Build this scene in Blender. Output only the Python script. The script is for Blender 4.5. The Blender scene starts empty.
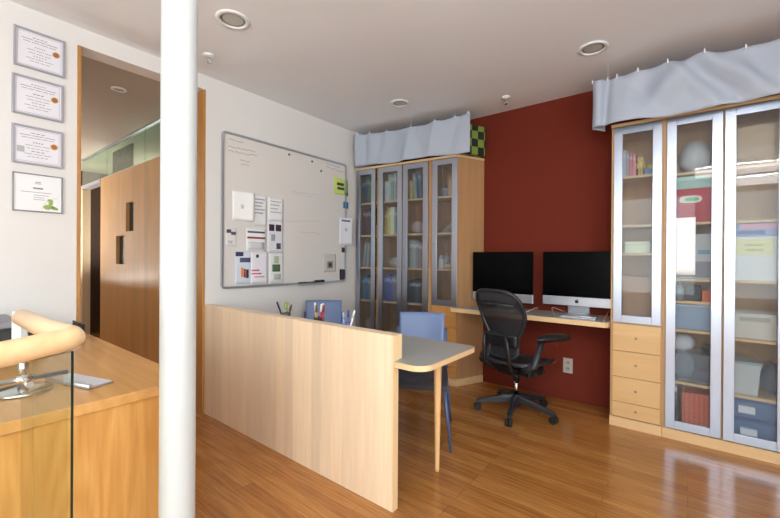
import bpy, bmesh, math, random
from mathutils import Vector, Matrix
random.seed(7)
PI = math.pi
SC = bpy.context.scene
COL = SC.collection

# ------------------------------------------------------------------ camera model (image 780x518)
YAW, PITCH, ROLL, FPX, CH = math.radians(38.1244), math.radians(-0.1331), math.radians(0.3606), 381.75, 1.25
FW = Vector((-math.sin(YAW) * math.cos(PITCH), math.cos(YAW) * math.cos(PITCH), math.sin(PITCH)))
R0 = Vector((math.cos(YAW), math.sin(YAW), 0)); U0 = R0.cross(FW)
RT = math.cos(ROLL) * R0 + math.sin(ROLL) * U0
UP = -math.sin(ROLL) * R0 + math.cos(ROLL) * U0
CAM = Vector((0, 0, CH))
def on(px, py, ax, v):
    d = (px - 390) / FPX * RT - (py - 259) / FPX * UP + FW
    return CAM + d * ((v - CAM[ax]) / d[ax])

# ------------------------------------------------------------------ colours and materials
def lin(c):
    o = []
    for v in c[:3]:
        v = v / 255
        o.append(v / 12.92 if v <= .04045 else ((v + .055) / 1.055) ** 2.4)
    return (*o, 1)
MATS = {}
def mat(name, rgb, rough=.5, metal=0, spec=.5, bump=0, bscale=60, var=0, vscale=8, coat=0, aniso=None):
    if name in MATS: return MATS[name]
    m = bpy.data.materials.new(name); m.use_nodes = True
    nt = m.node_tree; b = nt.nodes['Principled BSDF']
    b.inputs['Base Color'].default_value = lin(rgb)
    b.inputs['Roughness'].default_value = rough
    b.inputs['Metallic'].default_value = metal
    b.inputs['Specular IOR Level'].default_value = spec
    b.inputs['Coat Weight'].default_value = coat
    if bump or var:
        tc = nt.nodes.new('ShaderNodeTexCoord'); mp = nt.nodes.new('ShaderNodeMapping')
        nt.links.new(tc.outputs['Object'], mp.inputs['Vector'])
        if aniso: mp.inputs['Scale'].default_value = aniso
    if var:
        n = nt.nodes.new('ShaderNodeTexNoise'); n.inputs['Scale'].default_value = vscale; n.inputs['Detail'].default_value = 5
        nt.links.new(mp.outputs['Vector'], n.inputs['Vector'])
        r = nt.nodes.new('ShaderNodeValToRGB')
        k = lin(rgb)
        r.color_ramp.elements[0].position = .3; r.color_ramp.elements[1].position = .7
        r.color_ramp.elements[0].color = (*[x * (1 - var) for x in k[:3]], 1)
        r.color_ramp.elements[1].color = (*[min(1, x * (1 + var)) for x in k[:3]], 1)
        nt.links.new(n.outputs['Fac'], r.inputs['Fac']); nt.links.new(r.outputs['Color'], b.inputs['Base Color'])
    if bump:
        n2 = nt.nodes.new('ShaderNodeTexNoise'); n2.inputs['Scale'].default_value = bscale; n2.inputs['Detail'].default_value = 4
        nt.links.new(mp.outputs['Vector'], n2.inputs['Vector'])
        bp = nt.nodes.new('ShaderNodeBump'); bp.inputs['Strength'].default_value = bump; bp.inputs['Distance'].default_value = .01
        nt.links.new(n2.outputs['Fac'], bp.inputs['Height']); nt.links.new(bp.outputs['Normal'], b.inputs['Normal'])
    MATS[name] = m
    return m

def wood(name, c1, c2, grain='Z', stave=0, stave_axis='X', rough=.38, fine=1.0, cathedral=False, contrast=.5):
    """veneer: long noise grain along one axis, optional staves across another"""
    if name in MATS: return MATS[name]
    m = bpy.data.materials.new(name); m.use_nodes = True
    nt = m.node_tree; N = nt.nodes.new; L = nt.links.new
    b = nt.nodes['Principled BSDF']; b.inputs['Roughness'].default_value = rough
    tc = N('ShaderNodeTexCoord'); mp = N('ShaderNodeMapping'); L(tc.outputs['Object'], mp.inputs['Vector'])
    s = {'X': (1.2, 22, 22), 'Y': (22, 1.2, 22), 'Z': (22, 22, 1.2)}[grain]
    mp.inputs['Scale'].default_value = [v * fine for v in s]
    n = N('ShaderNodeTexNoise'); n.inputs['Scale'].default_value = 2.2; n.inputs['Detail'].default_value = 7; n.inputs['Distortion'].default_value = .5
    L(mp.outputs['Vector'], n.inputs['Vector'])
    r = N('ShaderNodeValToRGB'); r.color_ramp.elements[0].color = lin(c1); r.color_ramp.elements[1].color = lin(c2)
    r.color_ramp.elements[0].position = .5 - contrast * .5; r.color_ramp.elements[1].position = .5 + contrast * .5
    fac = n.outputs['Fac']
    if cathedral:
        mp2 = N('ShaderNodeMapping'); L(tc.outputs['Object'], mp2.inputs['Vector'])
        s2 = {'X': (.55, 5.5, 5.5), 'Y': (5.5, .55, 5.5), 'Z': (5.5, 5.5, .55)}[grain]
        mp2.inputs['Scale'].default_value = s2
        w = N('ShaderNodeTexNoise'); w.inputs['Scale'].default_value = 1.1; w.inputs['Detail'].default_value = 1.5
        L(mp2.outputs['Vector'], w.inputs['Vector'])
        mul = N('ShaderNodeMath'); mul.operation = 'MULTIPLY'; mul.inputs[1].default_value = 75
        L(w.outputs['Fac'], mul.inputs[0])
        sn = N('ShaderNodeMath'); sn.operation = 'SINE'; L(mul.outputs[0], sn.inputs[0])
        ad = N('ShaderNodeMath'); ad.operation = 'MULTIPLY_ADD'; ad.inputs[1].default_value = .22; L(sn.outputs[0], ad.inputs[0]); L(n.outputs['Fac'], ad.inputs[2])
        fac = ad.outputs[0]
    L(fac, r.inputs['Fac'])
    out = r.outputs['Color']
    if stave:
        sx = N('ShaderNodeSeparateXYZ'); L(tc.outputs['Object'], sx.inputs['Vector'])
        dv = N('ShaderNodeMath'); dv.operation = 'DIVIDE'; dv.inputs[1].default_value = stave; L(sx.outputs[stave_axis], dv.inputs[0])
        fl = N('ShaderNodeMath'); fl.operation = 'FLOOR'; L(dv.outputs[0], fl.inputs[0])
        wn = N('ShaderNodeTexWhiteNoise'); wn.noise_dimensions = '1D'; L(fl.outputs[0], wn.inputs['W'])
        hs = N('ShaderNodeHueSaturation')
        mr = N('ShaderNodeMapRange'); mr.inputs['To Min'].default_value = .9; mr.inputs['To Max'].default_value = 1.08
        L(wn.outputs['Value'], mr.inputs['Value']); L(mr.outputs['Result'], hs.inputs['Value']); L(out, hs.inputs['Color'])
        out = hs.outputs['Color']
    L(out, b.inputs['Base Color'])
    MATS[name] = m
    return m

def floor_mat():
    m = bpy.data.materials.new('oak_strip_floor'); m.use_nodes = True
    nt = m.node_tree; N = nt.nodes.new; L = nt.links.new
    b = nt.nodes['Principled BSDF']
    tc = N('ShaderNodeTexCoord')
    br = N('ShaderNodeTexBrick'); br.offset = .37; br.offset_frequency = 3
    br.inputs['Scale'].default_value = 1; br.inputs['Brick Width'].default_value = .95; br.inputs['Row Height'].default_value = .057
    br.inputs['Mortar Size'].default_value = .0008; br.inputs['Mortar Smooth'].default_value = .3; br.inputs['Bias'].default_value = 0
    br.inputs['Color1'].default_value = lin((190, 132, 70)); br.inputs['Color2'].default_value = lin((164, 108, 54)); br.inputs['Mortar'].default_value = lin((84, 46, 22))
    L(tc.outputs['Object'], br.inputs['Vector'])
    mp = N('ShaderNodeMapping'); mp.inputs['Scale'].default_value = (1.4, 26, 1); L(tc.outputs['Object'], mp.inputs['Vector'])
    n = N('ShaderNodeTexNoise'); n.inputs['Scale'].default_value = 3; n.inputs['Detail'].default_value = 8; L(mp.outputs['Vector'], n.inputs['Vector'])
    r = N('ShaderNodeValToRGB'); r.color_ramp.elements[0].color = (.62, .58, .55, 1); r.color_ramp.elements[1].color = (1.1, 1.1, 1.1, 1)
    r.color_ramp.elements[0].position = .3; r.color_ramp.elements[1].position = .7
    L(n.outputs['Fac'], r.inputs['Fac'])
    mx = N('ShaderNodeMix'); mx.data_type = 'RGBA'; mx.blend_type = 'MULTIPLY'; mx.inputs['Factor'].default_value = 1
    L(br.outputs['Color'], mx.inputs[6]); L(r.outputs['Color'], mx.inputs[7])
    L(mx.outputs[2], b.inputs['Base Color'])
    b.inputs['Roughness'].default_value = .22; b.inputs['Coat Weight'].default_value = .25; b.inputs['Coat Roughness'].default_value = .12
    bp = N('ShaderNodeBump'); bp.inputs['Strength'].default_value = .12; bp.inputs['Distance'].default_value = .004
    L(br.outputs['Fac'], bp.inputs['Height']); bp.invert = True; L(bp.outputs['Normal'], b.inputs['Normal'])
    return m

def glass_mat(name, tint, haze=0, haze_rgb=(200, 205, 210), rough=.0, blur=0, refl=1.0):
    m = bpy.data.materials.new(name); m.use_nodes = True
    nt = m.node_tree; N = nt.nodes.new; L = nt.links.new
    nt.nodes.remove(nt.nodes['Principled BSDF']); out = nt.nodes['Material Output']
    t = N('ShaderNodeBsdfTransparent'); t.inputs['Color'].default_value = (*tint, 1)
    cur = t.outputs[0]
    if blur:
        rf = N('ShaderNodeBsdfRefraction'); rf.inputs['IOR'].default_value = 1.45; rf.inputs['Roughness'].default_value = blur; rf.inputs['Color'].default_value = (*tint, 1)
        mx = N('ShaderNodeMixShader'); mx.inputs[0].default_value = .4; L(cur, mx.inputs[1]); L(rf.outputs[0], mx.inputs[2]); cur = mx.outputs[0]
    if haze:
        d = N('ShaderNodeBsdfDiffuse'); d.inputs['Color'].default_value = lin(haze_rgb)
        mx = N('ShaderNodeMixShader'); mx.inputs[0].default_value = haze; L(cur, mx.inputs[1]); L(d.outputs[0], mx.inputs[2]); cur = mx.outputs[0]
    fr = N('ShaderNodeFresnel'); fr.inputs['IOR'].default_value = 1.45
    ml = N('ShaderNodeMath'); ml.operation = 'MULTIPLY'; ml.inputs[1].default_value = refl; L(fr.outputs[0], ml.inputs[0])
    ge = N('ShaderNodeNewGeometry'); iv = N('ShaderNodeMath'); iv.operation = 'SUBTRACT'; iv.inputs[0].default_value = 1; L(ge.outputs['Backfacing'], iv.inputs[1])
    m3 = N('ShaderNodeMath'); m3.operation = 'MULTIPLY'; L(ml.outputs[0], m3.inputs[0]); L(iv.outputs[0], m3.inputs[1]); ml = m3
    g = N('ShaderNodeBsdfGlossy'); g.inputs['Roughness'].default_value = rough
    mx = N('ShaderNodeMixShader'); L(ml.outputs[0], mx.inputs[0]); L(cur, mx.inputs[1]); L(g.outputs[0], mx.inputs[2])
    L(mx.outputs[0], out.inputs['Surface'])
    return m
def emit_mat(name, rgb, s):
    m = bpy.data.materials.new(name); m.use_nodes = True
    b = m.node_tree.nodes['Principled BSDF']
    b.inputs['Base Color'].default_value = lin(rgb); b.inputs['Emission Color'].default_value = lin(rgb); b.inputs['Emission Strength'].default_value = s
    return m
def checker_mat(name, c1, c2, scale, axis_rot=None):
    m = bpy.data.materials.new(name); m.use_nodes = True
    nt = m.node_tree; b = nt.nodes['Principled BSDF']; b.inputs['Roughness'].default_value = .7
    tc = nt.nodes.new('ShaderNodeTexCoord'); ck = nt.nodes.new('ShaderNodeTexChecker')
    ck.inputs['Scale'].default_value = scale; ck.inputs['Color1'].default_value = lin(c1); ck.inputs['Color2'].default_value = lin(c2)
    nt.links.new(tc.outputs['Object'], ck.inputs['Vector']); nt.links.new(ck.outputs['Color'], b.inputs['Base Color'])
    return m

M_WALL = mat('white_wall_paint', (224, 221, 218), .75, bump=.05, bscale=180)
M_CEIL = mat('ceiling_paint', (238, 240, 243), .85)
M_RED = mat('red_wall_paint', (104, 38, 24), .85, spec=.2, bump=.04, bscale=200)
M_FLOOR = floor_mat()
M_MAPLE = wood('pale_maple_veneer', (230, 204, 170), (240, 219, 190), 'Z', .085, 'X', .4)
M_MAPLE_EDGE = wood('maple_edge', (222, 186, 138), (232, 198, 152), 'X', rough=.4)
M_BIRCH = wood('birch_front', (206, 166, 112), (222, 184, 132), 'X', rough=.38, fine=.25)
M_BIRCHC = wood('birch_carcass', (194, 150, 102), (208, 168, 120), 'Z', rough=.45, fine=.5)
M_SHELF = wood('birch_shelf', (214, 178, 130), (226, 192, 146), 'X', rough=.45)
M_CHERRY = wood('cherry_veneer', (188, 130, 66), (210, 156, 90), 'Z', 0, rough=.32, cathedral=True, fine=2.4, contrast=.8)
M_CHERRYT = wood('cherry_top', (192, 138, 78), (210, 158, 98), 'X', 0, rough=.25, fine=.6)
M_HALL = wood('hall_panel_wood', (200, 150, 88), (216, 168, 104), 'Z', .12, 'X', .35)
M_JAMB = wood('jamb_wood', (172, 120, 60), (188, 136, 76), 'Z', rough=.4)
M_RAIL = wood('ash_handrail', (220, 182, 132), (232, 200, 154), 'X', rough=.3, fine=.5)
M_LAM = mat('grey_laminate', (158, 158, 154), .3)
M_WHITE = mat('white_gloss_paint', (238, 240, 240), .3)
M_ALU = mat('anodised_aluminium', (196, 200, 208), .36, metal=.85)
M_ALUF = mat('door_frame_aluminium', (172, 178, 192), .30, metal=1)
M_STEEL = mat('polished_steel', (205, 208, 212), .18, metal=1)
M_CHROME = mat('chrome', (225, 225, 228), .08, metal=1)
M_BLACK = mat('black_plastic', (22, 22, 24), .4)
M_BLACKR = mat('black_rubber', (16, 16, 17), .6)
M_GRAPH = mat('graphite_plastic', (36, 37, 42), .42)
M_SCREEN = mat('screen_glass', (3, 3, 4), .22, spec=.06)
M_BLUE = mat('slate_blue_plastic', (104, 124, 164), .45)
M_BLUEL = mat('slate_blue_metal', (84, 104, 146), .4, metal=.2)
M_SEAT = mat('dark_seat_vinyl', (58, 56, 60), .5)
M_PAPER = mat('paper_white', (236, 236, 238), .8)
M_PAPERG = mat('paper_grey_ink', (150, 150, 156), .8)
M_INK = mat('dark_ink', (44, 42, 50), .8)
M_BOARD = mat('whiteboard_enamel', (222, 217, 212), .3)
M_FABRIC = mat('silver_grey_fabric', (172, 180, 194), .75, bump=.25, bscale=400)
M_PAGES = mat('book_pages', (224, 216, 200), .85)
M_GLASS = glass_mat('clear_balustrade_glass', (.955, .98, .945))
M_GPALE = mat('pale_glass_edge', (176, 196, 180), .15)
M_GEDGE = mat('green_glass_edge', (12, 36, 32), .5, spec=.1)
M_PANE = glass_mat('etched_door_glass', (.88, .90, .91), haze=.04, haze_rgb=(190, 194, 202), rough=.02, blur=.13, refl=.85)
M_WPANE = glass_mat('window_glass', (.97, .98, .97))
M_CLERE = glass_mat('hall_clerestory_glass', (.80, .93, .84), haze=.10, haze_rgb=(150, 165, 155))
M_PLASTIC_CLEAR = glass_mat('translucent_bin', (.85, .88, .90), haze=.25, haze_rgb=(150, 166, 180), rough=.15)

def colm(rgb, rough=.55):
    return mat('paint_%d_%d_%d' % rgb, rgb, rough)

# ------------------------------------------------------------------ mesh builder
class MB:
    def __init__(s): s.bm = bmesh.new()
    def box(s, lo, hi, bev=0, mi=0, seg=2):
        lo = Vector(lo); hi = Vector(hi)
        old = set(s.bm.faces)
        r = bmesh.ops.create_cube(s.bm, size=1)
        for v in r['verts']:
            v.co = Vector(((lo[i] + hi[i]) / 2 + v.co[i] * (hi[i] - lo[i]) for i in range(3)))
        if bev:
            es = {e for v in r['verts'] for e in v.link_edges}
            bmesh.ops.bevel(s.bm, geom=list(es), offset=bev, segments=seg, profile=.5, affect='EDGES')
        for f in s.bm.faces:
            if f not in old: f.material_index = mi
        return s
    def prism(s, poly, z0, z1, bev=0, mi=0, axis='Z', smooth=False):
        old = set(s.bm.faces)
        def P(a, b, c): return {'Z': (a, b, c), 'Y': (a, c, b), 'X': (c, a, b)}[axis]
        vb = [s.bm.verts.new(P(a, b, z0)) for a, b in poly]; vt = [s.bm.verts.new(P(a, b, z1)) for a, b in poly]
        n = len(poly)
        fs = [s.bm.faces.new(vb[::-1]), s.bm.faces.new(vt)]
        for i in range(n): fs.append(s.bm.faces.new((vb[i], vb[(i + 1) % n], vt[(i + 1) % n], vt[i])))
        bmesh.ops.recalc_face_normals(s.bm, faces=fs)
        if bev:
            es = set(fs[0].edges) | set(fs[1].edges)
            bmesh.ops.bevel(s.bm, geom=list(es), offset=bev, segments=3, profile=.5, affect='EDGES')
        for f in s.bm.faces:
            if f not in old: f.material_index = mi
        return s
    def tube(s, pts, r, seg=12, mi=0, cap=True, flat=None):
        """swept tube through pts; r number or list; flat=(sx) squashes the second axis"""
        pts = [Vector(p) for p in pts]; n = len(pts)
        rs = r if isinstance(r, (list, tuple)) else [r] * n
        rings = []; up = None
        for i, p in enumerate(pts):
            t = (pts[min(i + 1, n - 1)] - pts[max(i - 1, 0)]).normalized()
            if up is None:
                up = Vector((0, 0, 1)) if abs(t.z) < .9 else Vector((1, 0, 0))
            a = t.cross(up)
            if a.length < 1e-5: a = t.cross(Vector((1, 0, 0)))
            a.normalize(); b = a.cross(t).normalized(); up = b
            ring = []
            for k in range(seg):
                q = 2 * PI * k / seg
                ring.append(s.bm.verts.new(p + a * math.cos(q) * rs[i] + b * math.sin(q) * rs[i] * (flat or 1)))
            rings.append(ring)
        for i in range(n - 1):
            for k in range(seg):
                f = s.bm.faces.new((rings[i][k], rings[i][(k + 1) % seg], rings[i + 1][(k + 1) % seg], rings[i + 1][k]))
                f.smooth = True; f.material_index = mi
        if cap:
            for rg in (rings[0][::-1], rings[-1]):
                f = s.bm.faces.new(rg); f.material_index = mi
        return s
    def loop(s, pts, r, seg=10, mi=0):
        """closed tube"""
        pts = [Vector(p) for p in pts]; n = len(pts); rings = []
        c = sum(pts, Vector()) / n
        for i, p in enumerate(pts):
            t = (pts[(i + 1) % n] - pts[i - 1]).normalized()
            a = (p - c); a = (a - t * a.dot(t)).normalized(); b = t.cross(a)
            rings.append([s.bm.verts.new(p + a * math.cos(2 * PI * k / seg) * r + b * math.sin(2 * PI * k / seg) * r) for k in range(seg)])
        for i in range(n):
            j = (i + 1) % n
            for k in range(seg):
                f = s.bm.faces.new((rings[i][k], rings[i][(k + 1) % seg], rings[j][(k + 1) % seg], rings[j][k])); f.smooth = True; f.material_index = mi
        return s
    def lathe(s, prof, c=(0, 0, 0), seg=24, mi=0, sx=1, sy=1):
        c = Vector(c); rings = []
        for r, z in prof:
            if r < 1e-6: rings.append([s.bm.verts.new(c + Vector((0, 0, z)))])
            else: rings.append([s.bm.verts.new(c + Vector((r * sx * math.cos(2 * PI * k / seg), r * sy * math.sin(2 * PI * k / seg), z))) for k in range(seg)])
        for a, b in zip(rings, rings[1:]):
            for k in range(seg):
                k2 = (k + 1) % seg
                if len(a) == 1 and len(b) == 1: continue
                vs = (a[0], b[k2], b[k]) if len(a) == 1 else (a[k], a[k2], b[0]) if len(b) == 1 else (a[k], a[k2], b[k2], b[k])
                f = s.bm.faces.new(vs); f.smooth = True; f.material_index = mi
        return s
    def sphere(s, c, r, sc=(1, 1, 1), mi=0, jit=0, seg=16):
        n = seg // 2
        rings = [(max(0, math.sin(PI * i / n)), -math.cos(PI * i / n)) for i in range(n + 1)]
        old = set(s.bm.verts)
        s.lathe([(a * r if 0 < i < n else 0, z * r) for i, (a, z) in enumerate(rings)], (0, 0, 0), seg, mi)
        for v in s.bm.verts:
            if v in old: continue
            j = 1 + (random.random() - .5) * jit
            v.co = Vector((v.co[i] * sc[i] * j for i in range(3))) + Vector(c)
        return s
    def quad(s, a, b, c, d, mi=0):
        f = s.bm.faces.new([s.bm.verts.new(p) for p in (a, b, c, d)]); f.material_index = mi
        return s
    def grid(s, fn, nu, nv, mi=0, thick=0):
        """sheet fn(u,v)->co ; thick makes it a closed shell"""
        def lay(off):
            return [[s.bm.verts.new(fn(i / nu, j / nv) + off) for j in range(nv + 1)] for i in range(nu + 1)]
        A = lay(Vector((0, 0, 0)))
        def faces(G, flip):
            for i in range(nu):
                for j in range(nv):
                    q = [G[i][j], G[i + 1][j], G[i + 1][j + 1], G[i][j + 1]]
                    f = s.bm.faces.new(q[::-1] if flip else q); f.smooth = True; f.material_index = mi
        faces(A, False)
        if thick:
            B = lay(Vector(thick)); faces(B, True)
            for i in range(nu):
                for j in (0, nv):
                    q = [A[i][j], A[i + 1][j], B[i + 1][j], B[i][j]]; f = s.bm.faces.new(q); f.material_index = mi
            for j in range(nv):
                for i in (0, nu):
                    q = [A[i][j], A[i][j + 1], B[i][j + 1], B[i][j]]; f = s.bm.faces.new(q); f.material_index = mi
            bmesh.ops.recalc_face_normals(s.bm, faces=s.bm.faces[:])
        return s
    def xf(s, M):
        for v in s.bm.verts: v.co = M @ v.co
        return s
    def build(s, name, m, parent=None, loc=None, rz=0):
        me = bpy.data.meshes.new(name); s.bm.normal_update(); s.bm.to_mesh(me); s.bm.free()
        for x in (m if isinstance(m, (list, tuple)) else [m]): me.materials.append(x)
        o = bpy.data.objects.new(name, me); COL.objects.link(o)
        if parent: o.parent = parent
        if loc is not None: o.location = loc
        if rz: o.rotation_euler = (0, 0, rz)
        return o

def tag(o, label, cat, group=None):
    o['label'] = label; o['category'] = cat
    if group: o['group'] = group
    return o
def thing(name, label, cat, loc=(0, 0, 0), rz=0, group=None):
    o = bpy.data.objects.new(name, None); COL.objects.link(o)
    o.empty_display_size = .1; o.location = loc; o.rotation_euler = (0, 0, rz)
    return tag(o, label, cat, group)
def struct(name, mb, m, parent=None):
    o = mb.build(name, m, parent)
    if not parent: o['kind'] = 'structure'
    return o
def lab(o, l): o['label'] = l; return o

# ------------------------------------------------------------------ room
XL, YB, XR, YR, ZC = -3.05, 3.65, 1.75, -2.3, 2.70
OPY0, OPY1, OPZ = 0.675, 1.488, 2.585          # opening in the left wall
HX, HZ, HY = -7.6, 2.605, 1.535                 # hallway end, ceiling, panelled wall face

struct('floor', MB().box((HX - .2, YR - .2, -.08), (XR + .2, YB + .2, 0)), M_FLOOR)
struct('ceiling', MB().box((XL - .14, YR - .2, ZC), (XR + .2, YB + .2, ZC + .08)), M_CEIL)
w = MB()
w.box((XL - .14, YR - .2, 0), (XL, OPY0, ZC)).box((XL - .14, OPY1, 0), (XL, YB + .2, ZC)).box((XL - .14, OPY0, OPZ), (XL, OPY1, ZC))
struct('wall_left', w, M_WALL)
struct('wall_back', MB().box((XL, YB, 0), (XR + .2, YB + .12, ZC)), M_RED)
# right wall with a tall window, rear wall with a run of windows
w = MB(); WR = (-1.7, .9, .55, 2.35)
w.box((XR, YR - .2, 0), (XR + .12, WR[0], ZC)).box((XR, WR[1], 0), (XR + .12, YB, ZC))
w.box((XR, WR[0], 0), (XR + .12, WR[1], WR[2])).box((XR, WR[0], WR[3]), (XR + .12, WR[1], ZC))
struct('wall_right', w, M_WALL)
WB = [(-1.25, .12), (.32, 1.6)]; WBZ = (.55, 2.5)
w = MB()
w.box((XL, YR - .12, 0), (XR, YR, WBZ[0])).box((XL, YR - .12, WBZ[1]), (XR, YR, ZC))
e = [XL] + [v for p in WB for v in p] + [XR]
for a, b in zip(e[::2], e[1::2]): w.box((a, YR - .12, WBZ[0]), (b, YR, WBZ[1]))
struct('wall_rear', w, M_WALL)
for i, (a, b) in enumerate(WB):
    f = MB(); z0, z1 = WBZ; y0, y1 = YR - .09, YR - .03
    f.box((a, y0, z0), (a + .05, y1, z1)).box((b - .05, y0, z0), (b, y1, z1)).box((a + .05, y0, z0), (b - .05, y1, z0 + .05)).box((a + .05, y0, z1 - .05), (b - .05, y1, z1))
    o = struct('window_%d' % (i + 1), f, M_WHITE)
    MB().box((a + .05, YR - .065, z0 + .05), (b - .05, YR - .06, z1 - .05)).build('window_pane', M_WPANE, o)
f = MB(); a, b, z0, z1 = WR
f.box((XR + .03, a, z0), (XR + .09, a + .05, z1)).box((XR + .03, b - .05, z0), (XR + .09, b, z1)).box((XR + .03, a + .05, z0), (XR + .09, b - .05, z0 + .05)).box((XR + .03, a + .05, z1 - .05), (XR + .09, b - .05, z1))
o = struct('window_3', f, M_WHITE)
MB().box((XR + .06, a + .05, z0 + .05), (XR + .065, b - .05, z1 - .05)).build('window_pane', M_WPANE, o)
# wooden lining of the opening
struct('trim_1', MB().box((XL - .142, OPY0 + .0005, 0), (XL + .008, OPY0 + .02, OPZ - .001), .002), M_JAMB)
struct('trim_2', MB().box((XL - .30, OPY1 - .02, 0), (XL + .004, OPY1 - .0005, OPZ - .001), .002), M_JAMB)
struct('baseboard_left', MB().box((XL + .0005, OPY1 + .04, 0), (XL + .012, 3.12, .07), .002), M_WALL)

# hallway beyond the opening
struct('ceiling_hallway', MB().box((HX - .1, -1.3, HZ), (XL - .141, 4.2, HZ + .07)), mat('shaded_hall_ceiling', (176, 166, 154), .85))  # shadow put into the hallway ceiling colour

M_SLOT = glass_mat('darkened_slot_glass', (.16, .18, .22), haze=.06, haze_rgb=(120, 130, 150))  # pane tint darkened to stand in for the dark room behind the slots
HOLES = [(-4.964, -4.723, 1.529, 1.85), (-5.28, -5.0, 1.16, 1.487)]
WX0, WX1, WZ, WT = -5.856, XL - .31, 2.225, .09
xs = sorted({WX0, WX1, *[v for q in HOLES for v in q[:2]]}); zs = sorted({0, WZ, *[v for q in HOLES for v in q[2:]]})
w = MB()
for a, b in zip(xs, xs[1:]):
    for c, d in zip(zs, zs[1:]):
        if not any(q[0] - 1e-6 <= a and b <= q[1] + 1e-6 and q[2] - 1e-6 <= c and d <= q[3] + 1e-6 for q in HOLES):
            w.box((a, HY, c), (b, HY + WT, d))
hw = struct('wall_hallway', w, M_HALL)
struct('trim_3', MB().box((-6.76, HY - .01, 2.185), (WX0 - .001, HY + WT, 2.225)), M_ALU)
struct('trim_4', MB().box((-6.76, HY, 0), (-6.64, HY + WT, 2.183)), mat('pale_post', (214, 196, 164), .5))
for i, q in enumerate(HOLES):
    MB().box((q[0], HY + .035, q[2]), (q[1], HY + .039, q[3])).build('window_pane', M_SLOT, hw)
struct('wall_hallway_end', MB().box((HX - .1, -1.3, 0), (HX, 1.55, HZ)), M_WALL)
struct('wall_hallway_dark', MB().box((HX - .1, 1.551, 0), (HX, 4.2, HZ)), mat('gap_shade_brown', (60, 42, 30), .6))  # dark colour stands in for the shade seen through the open gap
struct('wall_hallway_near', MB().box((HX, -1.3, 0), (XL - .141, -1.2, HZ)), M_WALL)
struct('wall_hallway_far', MB().box((HX, 3.2, 0), (XL - .141, 3.3, HZ)), mat('room_shade_brown', (96, 70, 52), .7))  # brown stands in for the darkness of the room beyond
o = struct('window_4', MB().box((-6.76, HY + .006, WZ), (WX1, HY + .046, WZ + .012)).box((-6.76, HY + .006, HZ - .014), (WX1, HY + .046, HZ - .001)), M_ALU)
for a, b in ((-6.75, -5.71), (-5.70, -4.5), (-4.49, -3.4)):
    MB().box((a, HY + .02, WZ + .012), (b, HY + .03, HZ - .014)).build('window_pane', M_CLERE, o)

a_, b_ = on(113.6, 152.5, 1, 1.60), on(132.5, 152.5, 1, 1.60)
tag(MB().box((a_.x, 1.59, WZ + .001), (b_.x, 1.612, a_.z), .002).build('speckled_panel', mat('speckled_grey', (88, 92, 94), .6, var=.6, vscale=30), None), 'grey speckled panel standing on the hallway wall behind the clerestory glass', 'panel')

# round white column
cx, cy = -1.317, .556
struct('column', MB().lathe([(.053, 0), (.053, ZC)], (cx, cy, 0), 48), mat('column_paint', (192, 195, 195), .4))

# ------------------------------------------------------------------ ceiling fittings
def downlight(px, py, label, z=ZC, r=.085):
    p = on(px, py, 2, z)
    t = thing('recessed_downlight', label, 'ceiling light', (p.x, p.y, z), 0, 'recessed ceiling lights')
    MB().lathe([(r * .72, -.001), (r * .74, -.010), (r * .98, -.007), (r, -.001)]).build('trim_ring', M_WHITE, t)
    MB().lathe([(r * .71, -.0015), (r * .66, -.004), (r * .60, -.0012)]).build('baffle', mat('baffle_grey', (120, 116, 112), .5), t)
    MB().lathe([(0, -.0035), (r * .4, -.003), (r * .6, -.0013)]).build('lens', mat('lens_grey', (196, 192, 186), .25), t)
    return t
downlight(233, 19.5, 'round white recessed ceiling light nearest the white column', r=.10)
downlight(400, 103, 'small-looking recessed ceiling light above the left grey valance')
downlight(593, 48, 'round recessed ceiling light just left of the right grey valance', r=.095)
t = downlight(119, 89, 'recessed light in the shaded hallway ceiling beyond the opening', z=HZ, r=.055)
def sprinkler(px, py, label):
    p = on(px, py, 2, ZC)
    t = thing('fire_sprinkler', label, 'sprinkler', (p.x, p.y, ZC), 0, 'ceiling fire sprinklers')
    MB().lathe([(0, -.001), (.038, -.001), (.040, -.006), (.022, -.014), (0, -.014)]).build('escutcheon', M_WHITE, t)
    MB().lathe([(.009, -.014), (.009, -.032), (.013, -.034), (.013, -.038), (0, -.038)]).build('body', M_CHROME, t)
    MB().tube([(.012, 0, -.036), (.014, 0, -.05), (.004, 0, -.06)], .002).tube([(-.012, 0, -.036), (-.014, 0, -.05), (-.004, 0, -.06)], .002).build('yoke', M_CHROME, t)
    MB().lathe([(0, -.060), (.016, -.060), (.016, -.063), (0, -.063)]).build('deflector', M_CHROME, t)
sprinkler(209, 55, 'sprinkler head in the ceiling beside the white column')
sprinkler(506, 97, 'sprinkler head in the ceiling above the red wall')

# linear ceiling lamp behind the camera (seen mirrored in the right cabinet glass)
for k, (lx, ly, ln) in enumerate(((.47, -.30, .43), (.80, -1.40, .42))):
    t = thing('linear_lamp', ('linear pendant lamp nearest behind the viewer', 'linear pendant lamp farther behind the viewer, by the windows')[k], 'ceiling lamp', (lx, ly, ZC), 0, 'linear pendant lamps behind the viewer')
    MB().box((-ln, -.06, -.185), (ln, .06, -.165), .004).build('housing', M_WHITE, t)
    MB().box((-ln + .01, -.05, -.285), (ln - .01, .05, -.1855), .006).build('opal_diffuser', emit_mat('lamp_diffuser', (255, 252, 246), 13), t)
    MB().box((-ln + .01, -.05, -.1645), (ln - .01, .05, -.157), .003).build('added_uplight', emit_mat('added_uplight_glow', (240, 246, 255), 200), t)  # strong uplight added to brighten the ceiling
    for sx in (-.3, .3): MB().tube([(sx, 0, -.156), (sx, 0, -.001)], .006).build('stem', M_STEEL, t)

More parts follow.
